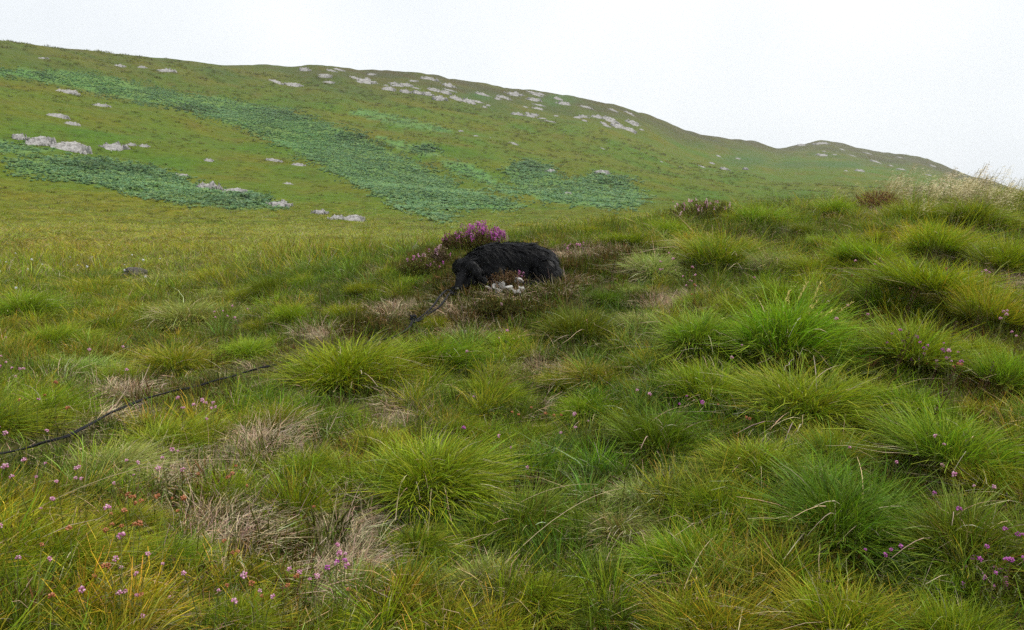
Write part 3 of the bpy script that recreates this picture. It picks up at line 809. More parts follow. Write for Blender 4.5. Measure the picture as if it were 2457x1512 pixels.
def where_is(dx, dy, p):
    r = math.hypot(p.x, p.y)
    ly = np.interp(dx, lead_px[:, 0] / S, lead_px[:, 1] / S)
    if abs(dx - 1200) < 230 and abs(dy - 650) < 130: return 'near the lying dog'
    if dx < 1000 and abs(dy - ly) < 60: return 'close to the black lead'
    if math.hypot(dx - 1900, dy - 800) < 230: return 'beside the largest bright tussock'
    if math.hypot(dx - 425, dy - 840) < 170: return 'beside the big orange topped tussock'
    if math.hypot(dx - 1200, (dy - 1160) * 1.4) < 260: return 'around the two biggest shaggy tussocks'
    if math.hypot(dx - 2220, dy - 880) < 170: return 'around the small magenta heather'
    if math.hypot(dx - 2380, dy - 1420) < 200: return 'by the violet heather in the hollow'
    if math.hypot(dx - 1690, dy - 510) < 170: return 'by the pale pink heather on the crest'
    if math.hypot(dx - 2100, dy - 500) < 150: return 'by the rusty heather on the crest'
    if math.hypot(dx - 30, dy - 915) < 130: return 'by the white stones'
    if float(zone(p.x, p.y, p.z, BARE)) > 0.3: return 'at a bare straw patch'
    if r > 9 and dx < 900: return 'on the edge of the valley'
    if r > 6.5: return 'high on the knoll near its crest'
    if float(zone(p.x, p.y, p.z, GOLD)) > 0.4: return 'among golden grass'
    if float(zone(p.x, p.y, p.z, DARK)) > 0.4: return 'among deep green grass'
    return 'in open short grass'
T_SHORT = {'green': 'rounded olive green grass tussock', 'dark': 'deep green grass tussock', 'gold': 'golden orange tipped grass tussock', 'pale': 'pale straw filled grass tussock', 'bright': 'bright lime green grass tussock'}
def tussock(dx, dy, wpx, kind, label=None, flat=1.0, tint=(1, 1, 1)):
    p = hitd(dx, dy); r = math.hypot(p.x, p.y)
    width = wpx * S * r / FPX
    s = min(max(width / 0.53, 0.3), 2.4)
    g, d = random.choice(TUS[kind])
    o = bpy.data.objects.new('grass_tussock', None); C.objects.link(o)
    o['label'] = label or ('%s%s %s' % ('small ' if width < 0.3 else 'large ' if width > 0.62 else '', T_SHORT[kind], where_is(dx, dy, p))); o['category'] = 'tussock'; o['group'] = T_LAB[kind][1]
    o.location = (p.x, p.y, p.z - 0.015)
    o.rotation_euler = (random.gauss(0, 0.08), random.gauss(0.03, 0.06) + 0.22 * min(max((dx - 1500) / 600, 0), 1), random.uniform(-0.7, 0.7))
    o.scale = (s * random.uniform(0.85, 1.4), s * random.uniform(0.8, 1.15), s * flat * random.uniform(0.65, 1.05))
    b = link('green_blades', g, o); b.color = tuple(random.gauss(1, 0.07) for _ in range(3)) + (1,)
    c = link('dead_blades', d, o); c.rotation_euler = (0, 0, random.uniform(0, 6.28))
    return o
TL = [  # x, base y, width on the 2457 wide view, kind
 (790, 660, 95, 'dark', 'small upright dark tussock standing alone above the valley'), (655, 705, 150, 'dark', 'low dark tussock on the edge of the knoll below the upright one'),
 (465, 775, 200, 'pale', 'broad wind-combed pale tussock left of the lead behind the golden one'),
 (425, 880, 210, 'gold', 'big orange topped tussock standing just above the black lead'),
 (195, 905, 170, 'pale', None), (290, 915, 130, 'gold', None),
 (850, 912, 290, 'green', 'big round tussock hiding the middle of the black lead'), (1060, 880, 220, 'bright', None),
 (1400, 805, 260, 'dark', 'big dark green tussock in front of the dog'), (1900, 850, 400, 'bright', 'largest bright green tussock with gold seed heads over it'),
 (1690, 830, 240, 'bright', None), (1420, 990, 250, 'green', None), (1050, 1170, 370, 'green', 'very large olive tussock overlapping the dark one beside it'),
 (1270, 1260, 330, 'dark', 'large deep green tussock with shaggy pale blades at its foot'), (1500, 1290, 280, 'pale', None), (740, 1140, 220, 'green', None),
 (270, 1140, 260, 'pale', 'tussock with grey straw skirt under the black lead'), (400, 1075, 220, 'green', None),
 (1080, 1530, 340, 'gold', 'large golden tussock with orange blade tips in the foreground'), (1960, 990, 330, 'green', None), (2050, 1270, 400, 'dark', None),
 (2290, 1100, 340, 'bright', None), (1740, 1530, 380, 'gold', None), (130, 1340, 300, 'gold', None), (30, 1250, 220, 'gold', None), (660, 1220, 150, 'green', None),
 (380, 1350, 200, 'green', None), (820, 1010, 150, 'green', None), (1000, 690, 95, 'bright', None), (935, 660, 75, 'bright', None),
 (1050, 790, 100, 'gold', None), (1740, 640, 260, 'gold', None), (1860, 655, 150, 'pale', None), (1975, 660, 170, 'green', None), (2090, 640, 210, 'green', None),
 (1570, 660, 170, 'pale', None), (2250, 615, 250, 'gold', None), (2270, 720, 320, 'green', None), (2130, 740, 200, 'dark', None), (2420, 650, 200, 'green', None),
 (1935, 560, 100, 'dark', None), (1600, 560, 120, 'green', None), (1420, 565, 100, 'gold', None), (1500, 585, 110, 'green', None), (1830, 540, 170, 'bright', None),
 (2010, 520, 140, 'bright', None), (2200, 540, 180, 'green', None), (2350, 545, 190, 'bright', None), (2380, 780, 260, 'gold', None), (2200, 870, 300, 'bright', None),
 (2420, 930, 260, 'bright', None), (1700, 960, 260, 'green', None), (1600, 1080, 260, 'dark', None), (1830, 1120, 280, 'green', None), (1180, 960, 200, 'green', None),
 (1330, 560, 100, 'gold', None), (1260, 545, 110, 'green', None), (600, 850, 150, 'bright', None), (700, 770, 140, 'bright', None), 
 (110, 1010, 200, 'green', None), (60, 760, 160, 'green', None), (250, 700, 150, 'gold', None), (390, 690, 140, 'pale', None), (520, 680, 120, 'green', None),
 (860, 1180, 170, 'dark', None), (960, 1400, 200, 'dark', None), (250, 1480, 320, 'gold', None), (560, 1500, 260, 'green', None), (780, 1500, 240, 'green', None),
 (1480, 1500, 300, 'dark', None), (2050, 1520, 360, 'gold', None), (2330, 1330, 330, 'dark', None), (2300, 1540, 300, 'green', None), (1650, 1350, 280, 'green', None),
 (2400, 1180, 280, 'gold', None), (1850, 1380, 260, 'dark', None), (60, 1500, 240, 'green', None), (1300, 1450, 220, 'green', None), 
 (1120, 1040, 180, 'bright', None), (1560, 880, 200, 'green', None), (1760, 760, 160, 'green', None), (1650, 600, 130, 'pale', None), (1240, 1060, 200, 'green', None), (2130, 480, 120, 'pale', None), (2260, 480, 150, 'bright', None), (2430, 500, 160, 'green', None),
 (1750, 1230, 260, 'bright', None), (2180, 990, 240, 'green', None), (950, 590, 80, 'pale', None), (870, 640, 80, 'gold', None), (720, 690, 90, 'green', None), (130, 900, 140, 'green', None)]
for t in TL: tussock(*t)
# smaller ones in the gaps
tq = random.Random(5); placed = [(t[0], t[1], t[2]) for t in TL]; n_more = 0
for _ in range(1500):
    x = tq.uniform(-20, 2477); y = 1530 - (1530 - (600 - 0.04 * max(x - 1200, 0))) * tq.random() ** 0.8
    p = hitd(x, y); wdt = tq.uniform(0.16, 0.42) * FPX / math.hypot(p.x, p.y) / S
    if math.hypot(p.x, p.y) > 11 or abs(x - 1215) < 190 and 560 < y < 800: continue
    if x < 1130 and abs(y - 0.5 * wdt * 0.35 - np.interp(x, lead_px[:, 0] / S, lead_px[:, 1] / S)) < 40 + 0.3 * wdt: continue
    if float(zone(p.x, p.y, p.z, BARE)) > 0.35 or float(zone(p.x, p.y, p.z, MOSS)) > 0.4: continue
    if any(abs(x - a) < 0.30 * (wdt + c) and abs(y - b) < 0.17 * (wdt + c) for a, b, c in placed): continue
    g_ = float(zone(p.x, p.y, p.z, GOLD)); d_ = float(zone(p.x, p.y, p.z, DARK))
    kd = 'gold' if tq.random() < 0.15 + 0.6 * g_ else 'dark' if tq.random() < 0.1 + 0.6 * d_ else tq.choice(['green', 'green', 'bright', 'bright', 'pale'])
    placed.append((x, y, wdt)); tussock(x, y, wdt, kd); n_more += 1
    if n_more >= 100: break
print('extra tussocks', n_more)

# ------------------------------------------------------------------ rocks
def blocky(n, wx, wy, wz, seed, dip=0.35):
    rs_ = np.random.default_rng(seed); bm = bmesh.new()
    for i in range(n):
        q = rs_.random(); c = np.array([rs_.uniform(-0.42, 0.42) * wx, rs_.uniform(-0.35, 0.35) * wy, rs_.uniform(-0.25, 0.3) * wz])
        d = np.array([wx * rs_.uniform(0.2, 0.46), wy * rs_.uniform(0.4, 0.8), wz * rs_.uniform(0.4, 0.8)]) * (0.95 if n > 3 else 1.2)
        Mx = Euler((rs_.normal() * 0.2, dip + rs_.normal() * 0.15, rs_.normal() * 0.3)).to_matrix()
        vs = []
        for k in range(16):
            u = rs_.uniform(-1, 1, 3); u = u / max(np.abs(u).max(), 1e-6) * rs_.uniform(0.75, 1.0)
            vs.append(bm.verts.new(Vector(c) + Mx @ Vector(u * d * 0.5)))
        hull = bmesh.ops.convex_hull(bm, input=vs)
        bmesh.ops.delete(bm, geom=[e for e in hull['geom_interior'] if isinstance(e, bmesh.types.BMVert)], context='VERTS')
    return bm
def bm_mesh(name, bm, mat):
    bmesh.ops.recalc_face_normals(bm, faces=bm.faces)
    me = bpy.data.meshes.new(name); bm.to_mesh(me); bm.free(); me.materials.append(mat)
    return me
def crag(seed, ncell=16, relief=0.5):
    """a ragged patch of bare stepped rock, 1 x 1 in plan, breaking through the turf"""
    q = np.random.default_rng(seed); nx, ny = 48, 30
    u, v = np.meshgrid(np.linspace(-0.55, 0.55, nx), np.linspace(-0.55, 0.55, ny), indexing='ij')
    u = u + q.normal(size=u.shape) * 0.006; v = v + q.normal(size=v.shape) * 0.008
    cx = q.uniform(-0.55, 0.55, ncell); cy = q.uniform(-0.55, 0.55, ncell); ch = q.uniform(0.1, 1.0, ncell) ** 1.2; tx = q.normal(size=ncell) * 0.6; ty = q.normal(size=ncell) * 0.5 + 0.4
    d = np.stack([((u + 0.25 * v) - cx[i]) ** 2 + ((v - cy[i]) * 1.7) ** 2 for i in range(ncell)], -1)
    o = np.argsort(d, -1); i0 = o[..., 0]; d0 = np.sqrt(np.take_along_axis(d, o[..., :1], -1)[..., 0]); d1 = np.sqrt(np.take_along_axis(d, o[..., 1:2], -1)[..., 0])
    h = ch[i0] + tx[i0] * (u - cx[i0]) + ty[i0] * (v - cy[i0]) - 0.8 * np.clip(1 - (d1 - d0) / 0.035, 0, 1)
    rad = np.hypot(u / 0.5, v / 0.5) + 0.45 * fbm(u * 5 + seed, v * 5, seed, 3)
    h = np.clip(h, 0.0, 0.85)
    z = relief * (h + 0.25) - 1.6 * np.clip((rad - 0.62) / 0.3, 0, 2) + 0.05 * fbm(u * 14, v * 14, seed + 3, 2)
    V_ = np.stack([u, v, z], -1).reshape(-1, 3); id_ = np.arange(nx * ny).reshape(nx, ny)
    return V_, np.stack([id_[:-1, :-1], id_[1:, :-1], id_[1:, 1:], id_[:-1, 1:]], -1).reshape(-1, 4)
OUT = [mesh_np('rock_outcrop', *crag(100 + i, 14 + 3 * (i % 4)), None, M_ROCK) for i in range(10)]
SLAB = [mesh_np('rock_outcrop', *crag(200 + i, 5), None, M_ROCK) for i in range(4)]
def z3(x, y, w_, h_): return ((1000 + x / 1.5356) * 0.6, (200 + y / 1.5356) * 0.6, w_ / 1.5356 * 0.6, h_ / 1.5356 * 0.6)
def z4(x, y, w_, h_): return ((2496 + x / 1.5356) * 0.6, (500 + y / 1.5356) * 0.6, w_ / 1.5356 * 0.6, h_ / 1.5356 * 0.6)
LOW = [(45, 328, 38, 22), (95, 338, 66, 34), (165, 352, 88, 34), (270, 352, 66, 20), (315, 347, 22, 9), (345, 350, 26, 9), (500, 384, 24, 8), (655, 384, 44, 9), (715, 395, 38, 10),
       (500, 444, 62, 40), (560, 458, 66, 16), (670, 487, 66, 36), (768, 506, 44, 28), (806, 520, 46, 24), (848, 522, 60, 30), (135, 278, 36, 8), (170, 297, 26, 8), (430, 420, 40, 8),
       (155, 220, 40, 8), (240, 253, 30, 6), (690, 440, 26, 7)]
HIGH = [(285, 158, 20, 6), (340, 161, 16, 7), (395, 170, 34, 8), (660, 196, 24, 7), (700, 204, 42, 9), (1105, 314, 10, 6), (1230, 344, 26, 6), (100, 140, 20, 4)]
HIGH += [z3(*a) for a in [(155, 195, 70, 16), (265, 215, 80, 16), (330, 120, 60, 26), (460, 157, 70, 14), (540, 120, 60, 12), (500, 128, 60, 10), (705, 190, 110, 36), (745, 150, 50, 14), (640, 170, 60, 14),
    (850, 240, 70, 28), (950, 255, 60, 22), (955, 215, 70, 18), (1030, 262, 62, 28), (1090, 270, 62, 32), (1160, 296, 80, 38), (1100, 176, 90, 22), (1215, 215, 74, 28), (1130, 245, 80, 18), (1200, 262, 60, 22),
    (1265, 300, 80, 24), (1340, 315, 80, 30), (1430, 275, 90, 18), (1555, 290, 80, 18), (1620, 270, 90, 22), (1745, 306, 80, 22), (1640, 394, 64, 16), (1720, 406, 64, 16), (1795, 421, 44, 9), (1890, 300, 52, 18),
    (1925, 330, 74, 22), (2100, 305, 52, 10), (2050, 410, 60, 18), (2130, 410, 84, 18), (2210, 432, 92, 28), (2260, 470, 92, 28), (2330, 490, 74, 24), (2350, 450, 90, 26), (2060, 350, 70, 12), (2230, 370, 50, 10),
    (1300, 497, 22, 11), (1385, 527, 44, 9), (1475, 538, 13, 10), (1625, 578, 54, 10), (2330, 390, 60, 14), (1780, 270, 60, 14), (1450, 180, 40, 8), (1880, 405, 30, 12), (1000, 190, 50, 10), (880, 205, 50, 12), (1520, 300, 40, 14), (1690, 350, 30, 8), (2170, 608, 50, 6)]]
FAR = [z4(*a) for a in [(1090, 122, 64, 20), (1210, 112, 96, 18), (1220, 186, 96, 18), (1550, 226, 74, 13), (1450, 280, 64, 18), (1365, 281, 32, 8), (580, 190, 44, 14), (745, 265, 42, 36), (540, 236, 44, 14),
    (480, 256, 54, 11), (620, 270, 74, 18), (700, 205, 40, 14), (1000, 130, 50, 10), (1640, 250, 40, 8), (1340, 150, 40, 8), (1500, 175, 60, 8), (1700, 200, 50, 8), (230, 226, 30, 7), (345, 258, 24, 8)]]
rq = np.random.default_rng(77)
for (x0, y0, x1, y1, n, sl) in [(720, 168, 900, 200, 3, 0.08), (925, 190, 1140, 222, 5, 0.14), (1130, 225, 1330, 262, 5, 0.12), (1380, 262, 1540, 290, 4, 0.2), (1100, 190, 1300, 215, 4, 0.1), (1240, 262, 1330, 285, 3, 0.1), (1420, 285, 1560, 305, 3, 0.15)]:
    for _ in range(n):
        x = rq.uniform(x0, x1); HIGH.append((x, rq.uniform(y0, y1) + sl * (x - x0), rq.uniform(9, 30), rq.uniform(3, 6)))
for _ in range(6):
    x = rq.uniform(1960, 2240); FAR.append((x, 360 + rq.uniform(0, 40) + 0.12 * (x - 1960), rq.uniform(8, 24), rq.uniform(2.5, 4.5)))
def outcrop(dx, dy, wd, hd, label, group, meshes=OUT, name='rock_outcrop', mat=None):
    p = hitd(dx, dy + hd * 0.25, 30); r = math.hypot(p.x, p.y)
    m = S * r / FPX
    o = link(name, random.choice(meshes), label=label, category='rock', group=group)
    W = wd * m * (0.95 if dy > 320 else 1.3); Hh = hd * m * (0.85 if dy > 320 else 1.1)
    e = max(0.5, 0.3 * W)
    gx = float(H(p.x + e, p.y) - H(p.x - e, p.y)) / (2 * e); gy = float(H(p.x, p.y + e) - H(p.x, p.y - e)) / (2 * e)
    up = Vector((-gx, -gy - 0.35, 1)).normalized()
    ax = Vector((math.cos(math.atan2(p.x, p.y)), -math.sin(math.atan2(p.x, p.y)), 0)); ax.rotate(Euler((0, 0, random.gauss(0, 0.2))))
    ax = (ax - up * ax.dot(up)).normalized(); ay = up.cross(ax)
    Rm = Matrix((ax, ay, up)).transposed()
    o.rotation_euler = Rm.to_euler()
    o.location = p + up * 0.14 * Hh
    o.scale = (W, max(min(W * 0.85, Hh * 3.2), 0.6 * Hh), max(Hh * 0.4, 0.16))
    return o
lowlab = {4: 'smallest pale rock beside the bracken rocks', 9: 'tall pale crag at the upper edge of the lower bracken patch', 11: 'pale crag at the tip of the lower bracken patch', 14: 'jagged pale rock heap nearest the valley floor'}
for i, a in enumerate(LOW):
    outcrop(*a, lowlab.get(i, '%s pale rock %s' % ('broad' if a[2] > 55 else 'small' if a[2] < 28 else 'medium sized', 'in the row above the lower bracken patch' if 325 < a[1] < 356 and a[0] < 360 else 'at the lower right end of the bracken patch' if a[1] > 440 else 'in open grass between the two bracken belts')), 'pale rocks on the lower hillside', OUT if a[2] > 30 else SLAB)
for a in HIGH: outcrop(*a, '%s pale rock outcrop %s' % ('broad' if a[2] > 32 else 'small' if a[2] < 17 else 'medium sized', 'on the grassy slope above the long bracken belt' if a[0] < 715 else 'on the rounded top of the main ridge' if a[0] < 910 else 'in the scree band under the main ridge' if a[0] < 1340 else 'on the falling right shoulder of the main hill'), 'rock outcrops along the main ridge', OUT if a[2] > 18 else SLAB)
for a in FAR: outcrop(*a, 'hazy pale rock outcrop on the distant rounded hill', 'rock outcrops on the far hill', OUT if a[2] > 18 else SLAB)
for a, lb in (((1445, 412, 44, 24), 'brown rock poking out of bracken on the right hand mound'), ((1322, 408, 30, 16), 'grey rock beside the dark bracken mound'), ((1363, 463, 22, 8), 'small pale rock low in the bracken')):
    outcrop(*a, lb, 'rocks in the small bracken mounds', SLAB)

def stone(dx, dy, wd, seed, label, mat=M_STONE, flat=0.6, n=2, name='stone', group=None, sink=0.0, aspect=0.8):
    bm = blocky(n, 1, aspect, flat, seed, 0.1)
    bmesh.ops.subdivide_edges(bm, edges=bm.edges, cuts=2, use_grid_fill=True)
    for v in bm.verts:
        q = v.co * 9
        v.co += v.co.normalized() * 0.03 * float(pnoise(q.x + q.z, q.y - q.z, seed))
    bmesh.ops.smooth_vert(bm, verts=bm.verts, factor=0.4, use_axis_x=True, use_axis_y=True, use_axis_z=True)
    cen = sum((v.co for v in bm.verts), Vector()) / len(bm.verts)
    for v in bm.verts: v.co -= cen
    p = hitd(dx, dy); W = wd * S * math.hypot(p.x, p.y) / FPX
    o = link(name, bm_mesh(name, bm, mat), label=label, category='stone')
    if group: o['group'] = group
    o.location = (p.x, p.y, p.z + W * flat * 0.22 - sink); o.scale = (W * 1.25,) * 3
    o.rotation_euler = (0, 0, random.uniform(-0.5, 0.5))
    return o
stone(326, 682, 62, 301, 'dark peaty boulder lying in the grass of the valley floor', M_BROCK, 0.62, 3, 'boulder', sink=-0.03)
for i, (x, y, wd) in enumerate([(1180, 697, 20), (1205, 692, 26), (1232, 690, 24), (1222, 700, 22), (1250, 700, 16), (1195, 706, 16), (1240, 708, 14), (1172, 688, 12)]):
    stone(x, y + 7, wd * 1.8, 310 + i, sink=-0.03, label= 'pale crumbling stone in front of the brown heather by the dog', group='pale stones beside the dog', flat=0.5)
stone(852, 768, 18, 331, 'small white stone beside the bare ground left of the lead')
stone(1725, 812, 26, 332, 'whitish lichened stone in the bright green tussock')
stone(1112, 800, 34, 333, 'flat grey stone below the mossy hummock', flat=0.35)
for i, (x, y, wd) in enumerate([(35, 925, 22), (20, 915, 16), (12, 930, 14), (48, 932, 14)]):
    stone(x, y, wd, 340 + i, 'white stone showing through grass beside pink heath at the edge of the knoll', group='white stones left of the lead')

# ------------------------------------------------------------------ heather bushes
_sp = {}
def spike_set(flowcol):
    key = float(flowcol.sum())
    if key not in _sp:
        _sp[key] = []
        for v in range(6):
            nb = 20; hh = rng.uniform(0, 0.045, nb)[:, None]; b0 = np.array([0, 0, -0.02]) + np.array([0, 0, 1.0]) * hh
            d = rng.normal(size=(nb, 3)); d[:, 2] *= 0.3; d /= np.linalg.norm(d, axis=1, keepdims=True); e = b0 + d * 0.013
            cf = flowcol[v % len(flowcol)] * rng.uniform(0.75, 1.25, (nb, 1, 1)) * np.ones((nb, 3, 3))
            _sp[key].append(mesh_np('flower_spike', *ribbons(np.stack([b0, (b0 + e) / 2, e], 1), np.tile([0.004, 0.0085, 0.005], (nb, 1)), np.clip(cf, 0, 0.9)), M_FLOWER))
    return _sp[key]
def heather_bush(dx, dy, wpx, hpx, name, label, leafcol, nst, flowcol=None, nfl=0, flower_side=0.0, fl_area=1.0, woody=0.3):
    p = hitd(dx, dy); r = math.hypot(p.x, p.y); m = S * r / FPX
    Wd, Hh = wpx * m, hpx * m
    root = bpy.data.objects.new(name, None); C.objects.link(root); root.location = p
    root['label'] = label; root['category'] = 'heather'
    # woody stems with needle sprigs standing in a dome
    n = nst
    a = rng.uniform(0, 2 * np.pi, n); q = np.sqrt(rng.random(n))
    bx = 0.5 * Wd * q * np.cos(a); by = 0.36 * Wd * q * np.sin(a)
    top = Hh * np.sqrt(np.maximum(1 - 0.75 * q ** 2, 0.1)) * rng.uniform(0.72, 1.1, n)
    t = np.linspace(0, 1, 4)
    P = np.stack([bx[:, None] * (0.35 + 0.65 * t), by[:, None] * (0.35 + 0.65 * t), top[:, None] * t - 0.01], -1)
    P[:, 1:] += rng.normal(size=(n, 3, 3)) * 0.006
    st = ribbons(P, np.full((n, 4), 0.003), np.tile(lin(92, 66, 44), (n, 4, 1)))
    link('stems', mesh_np('stems', *st, M_DEAD), root)
    k = 26
    tt = rng.uniform(0.3, 1.0, (n, k)); base = np.stack([np.stack([np.interp(tt[i], t, P[i, :, c]) for c in range(3)], -1) for i in range(n)]).reshape(-1, 3)
    d = rng.normal(size=(n * k, 3)); d[:, 2] = np.abs(d[:, 2]) + 0.4; d /= np.linalg.norm(d, axis=1, keepdims=True)
    Ls = rng.uniform(0.008, 0.02, (n * k, 1)); e = base + d * Ls
    cc = leafcol[rng.integers(0, len(leafcol), n * k)] * rng.uniform(0.7, 1.35, (n * k, 1))
    lf = ribbons(np.stack([base, (base + e) / 2 + 0.001, e], 1), np.tile([0.002, 0.0042, 0.0012], (n * k, 1)), np.repeat(cc[:, None], 3, 1))
    link('foliage', mesh_np('foliage', *lf, M_HEATHER), root)
    if nfl:
        sel = rng.choice(n, nfl, p=(lambda w_: w_ / w_.sum())(np.exp(flower_side * bx / (0.5 * Wd)) * (1.05 - fl_area * 0 + 0 * q) * (top / Hh + 0.05) ** 2))
        for ii in sel:
            f_ = link('flower_spike', random.choice(spike_set(flowcol)), root)
            f_.location = P[ii, -1] + rng.normal(size=3) * 0.012; f_.rotation_euler = (random.gauss(0, .25), random.gauss(0, .25), random.uniform(0, 6.28))
            q_ = random.uniform(0.5, 1.0); f_.scale = (q_, q_, q_ * random.uniform(0.8, 1.2))
    return root
LEAF_G = np.array([lin(84, 100, 36), lin(102, 110, 40), lin(72, 84, 32), lin(112, 96, 46)])
LEAF_B = np.array([lin(104, 76, 50), lin(86, 68, 42), lin(122, 96, 66), lin(84, 82, 38), lin(132, 110, 90)])
PURP = np.array([lin(204, 112, 192), lin(188, 98, 176), lin(214, 136, 204), lin(164, 92, 142)])
PALEP = np.array([lin(210, 150, 190), lin(196, 120, 170), lin(214, 180, 190)])
heather_bush(1145, 608, 150, 68, 'heather_bush', 'heather bush in full magenta flower right behind the dog', np.concatenate([LEAF_G, LEAF_B[:2]]), 330, PURP, 230, 1.3)
heather_bush(1085, 606, 60, 50, 'heather_bush', 'russet heather bush beside the magenta flowering one', LEAF_B, 160, PALEP, 8, 0)
heather_bush(1010, 668, 125, 52, 'heather_bush', 'dark heather bush with scattered pink flowers left of the dog', LEAF_G, 330, np.concatenate([PALEP, PURP[:1]]), 15, 0.3)
heather_bush(1055, 640, 60, 50, 'heather_bush', 'thin greyish heather bush with dead sprigs touching the dog', np.array([lin(150, 128, 110), lin(110, 96, 70), lin(80, 84, 36)]), 120, PALEP, 8, 0)
heather_bush(1215, 695, 108, 48, 'heather_bush', 'low brown heather bush in front of the lying dog', LEAF_B, 260, PALEP, 2, 0)
heather_bush(1690, 535, 190, 52, 'heather_bush', 'dark low heather bush with pale pink heads on the crest', LEAF_G * 0.9, 300, np.array([lin(222, 170, 200), lin(206, 140, 176), lin(228, 190, 200)]), 34, 0)
heather_bush(2100, 505, 110, 44, 'heather_bush', 'rust brown heather clump on the bare crest below feathery grass', np.array([lin(140, 104, 62), lin(112, 88, 58), lin(160, 130, 86)]), 220)
heather_bush(1200, 755, 190, 34, 'heather_bush', 'wide low dark green heather mat below the pale stones', np.array([lin(72, 78, 26), lin(86, 76, 32), lin(60, 70, 26)]), 420, PALEP, 2, 0)
heather_bush(1370, 610, 90, 26, 'heather_bush', 'faded pink heather just behind the back of the dog', LEAF_G, 160, PALEP, 16, -0.3)
heather_bush(2220, 885, 120, 40, 'heather_bush', 'small heather bush with magenta bells among tall bright grass', LEAF_G, 140, PURP, 24, 0)
heather_bush(2380, 1420, 150, 50, 'heather_bush', 'dark heather with violet bells in the shaded hollow', LEAF_G, 150, PURP, 12, 0)

# ------------------------------------------------------------------ single flowers and stalks
def head_mesh(cols, seed, R=0.011):
    rs_ = np.random.default_rng(seed); parts = []
    nb = 9
    for i in range(nb):
        th = math.acos(1 - 1.5 * (i + 0.5) / nb); ph = i * 2.4 + rs_.normal() * 0.2
        d = np.array([math.sin(th) * math.cos(ph), math.sin(th) * math.sin(ph), 0.85 * math.cos(th) - 0.05])
        c = d * R * 0.55
        s_ = rs_.uniform(0.75, 1.1); k = 6
        ang = np.arange(k) / k * 2 * np.pi
        z_ax = d / np.linalg.norm(d); x_ax = np.cross(z_ax, [0.1, 0.2, 1.0]); x_ax /= np.linalg.norm(x_ax); y_ax = np.cross(z_ax, x_ax)
        rings = []
        for tt, rd in ((0, 0.0015), (0.3, 0.0042), (0.75, 0.0046), (1.0, 0.0024)):
            rings.append(c + z_ax * tt * 0.009 * s_ + (np.cos(ang)[:, None] * x_ax + np.sin(ang)[:, None] * y_ax) * rd * s_)
        V_ = np.concatenate(rings); F_ = []
        for q in range(3):
            for e in range(k): F_.append((q * k + e, q * k + (e + 1) % k, (q + 1) * k + (e + 1) % k, (q + 1) * k + e))
        cc = cols[rs_.integers(0, len(cols))] * rs_.uniform(0.85, 1.15)
        parts.append((V_, np.array(F_), np.tile(np.clip(cc, 0, 0.9), (len(V_), 1))))
    return merge(parts)
def stem_mesh(h, seed, c, leaves=True, width=0.0022):
    rs_ = np.random.default_rng(seed); t = np.linspace(0, 1, 5)
    bend = rs_.normal(size=2) * 0.12 * h
    P = np.stack([bend[0] * t ** 2, bend[1] * t ** 2, h * t - 0.03 * (1 - t)], 1)[None]
    parts = [ribbons(P, np.full((1, 5), width), np.tile(c, (1, 5, 1))), ribbons(P, np.full((1, 5), width), np.tile(c, (1, 5, 1)), np.array([[0, 1, 0.0]]))]
    if leaves:
        for i in range(22):
            q = rs_.uniform(0.1, 0.9); b = np.array([np.interp(q, t, P[0, :, k]) for k in range(3)])
            d = rs_.normal(size=3); d[2] = abs(d[2]); d /= np.linalg.norm(d); e = b + d * 0.008
            parts.append(ribbons(np.stack([b, (b + e) / 2, e])[None], np.array([[0.001, 0.0022, 0.0006]]), np.tile(lin(96, 102, 60), (1, 3, 1))))
    return merge(parts), P[0, -1]
PINK = np.array([lin(214, 154, 188), lin(204, 138, 174), lin(228, 186, 204)])
ORAN = np.array([lin(186, 124, 80), lin(170, 112, 80), lin(200, 144, 110)])
MAG = np.array([lin(184, 96, 172), lin(200, 122, 188)])
STEMS = [stem_mesh(h, 400 + i, lin(110, 112, 56), True, 0.0018) for i, h in enumerate((0.13, 0.17, 0.21))]
STEMS = [(mesh_np('stem', *s, M_DEAD), tip) for s, tip in STEMS]
HEADS = {'pink': [mesh_np('flower_head', *head_mesh(PINK, 420 + i), M_FLOWER, True) for i in range(3)],
         'orange': [mesh_np('flower_head', *head_mesh(ORAN, 430 + i, 0.009), M_FLOWER, True) for i in range(3)],
         'magenta': [mesh_np('flower_head', *head_mesh(MAG, 440 + i), M_FLOWER, True) for i in range(3)]}
F_LAB = {'pink': ('pale pink heath flower on a thin stem', 'pink heath flowers'),
         'orange': ('withered orange brown heath flower on a thin stem', 'withered heath flowers'),
         'magenta': ('deep magenta heath flower on a thin stem', 'magenta heath flowers')}
def heath_flower(dx, dy, kind):
    st, tip = random.choice(STEMS)
    s = random.uniform(0.85, 1.2)
    # the head is what was measured: its foot stands a stem's length lower
    p = hitd(dx, dy); r = math.hypot(p.x, p.y)
    p = hitd(dx, min(dy + tip[2] * s * 0.8 * FPX / r / S, 1560))
    o = link('heath_flower', None, label=F_LAB[kind][0] + ' ' + where_is(dx, dy, p), category='flower', group=F_LAB[kind][1]); link('stem', st, o)
    o.location = p; o.scale = (s, s, s); o.rotation_euler = (random.gauss(0, 0.1), random.gauss(0.08, 0.1), random.uniform(0, 6.28))
    hd = link('flower_head', random.choice(HEADS[kind]), o); hd.location = tip
    q = random.uniform(0.34, 0.6); hd.scale = (q, q, q); hd.rotation_euler = (random.gauss(0, .5), random.gauss(0, .5), random.uniform(0, 6)); hd.scale = (q, q, q)
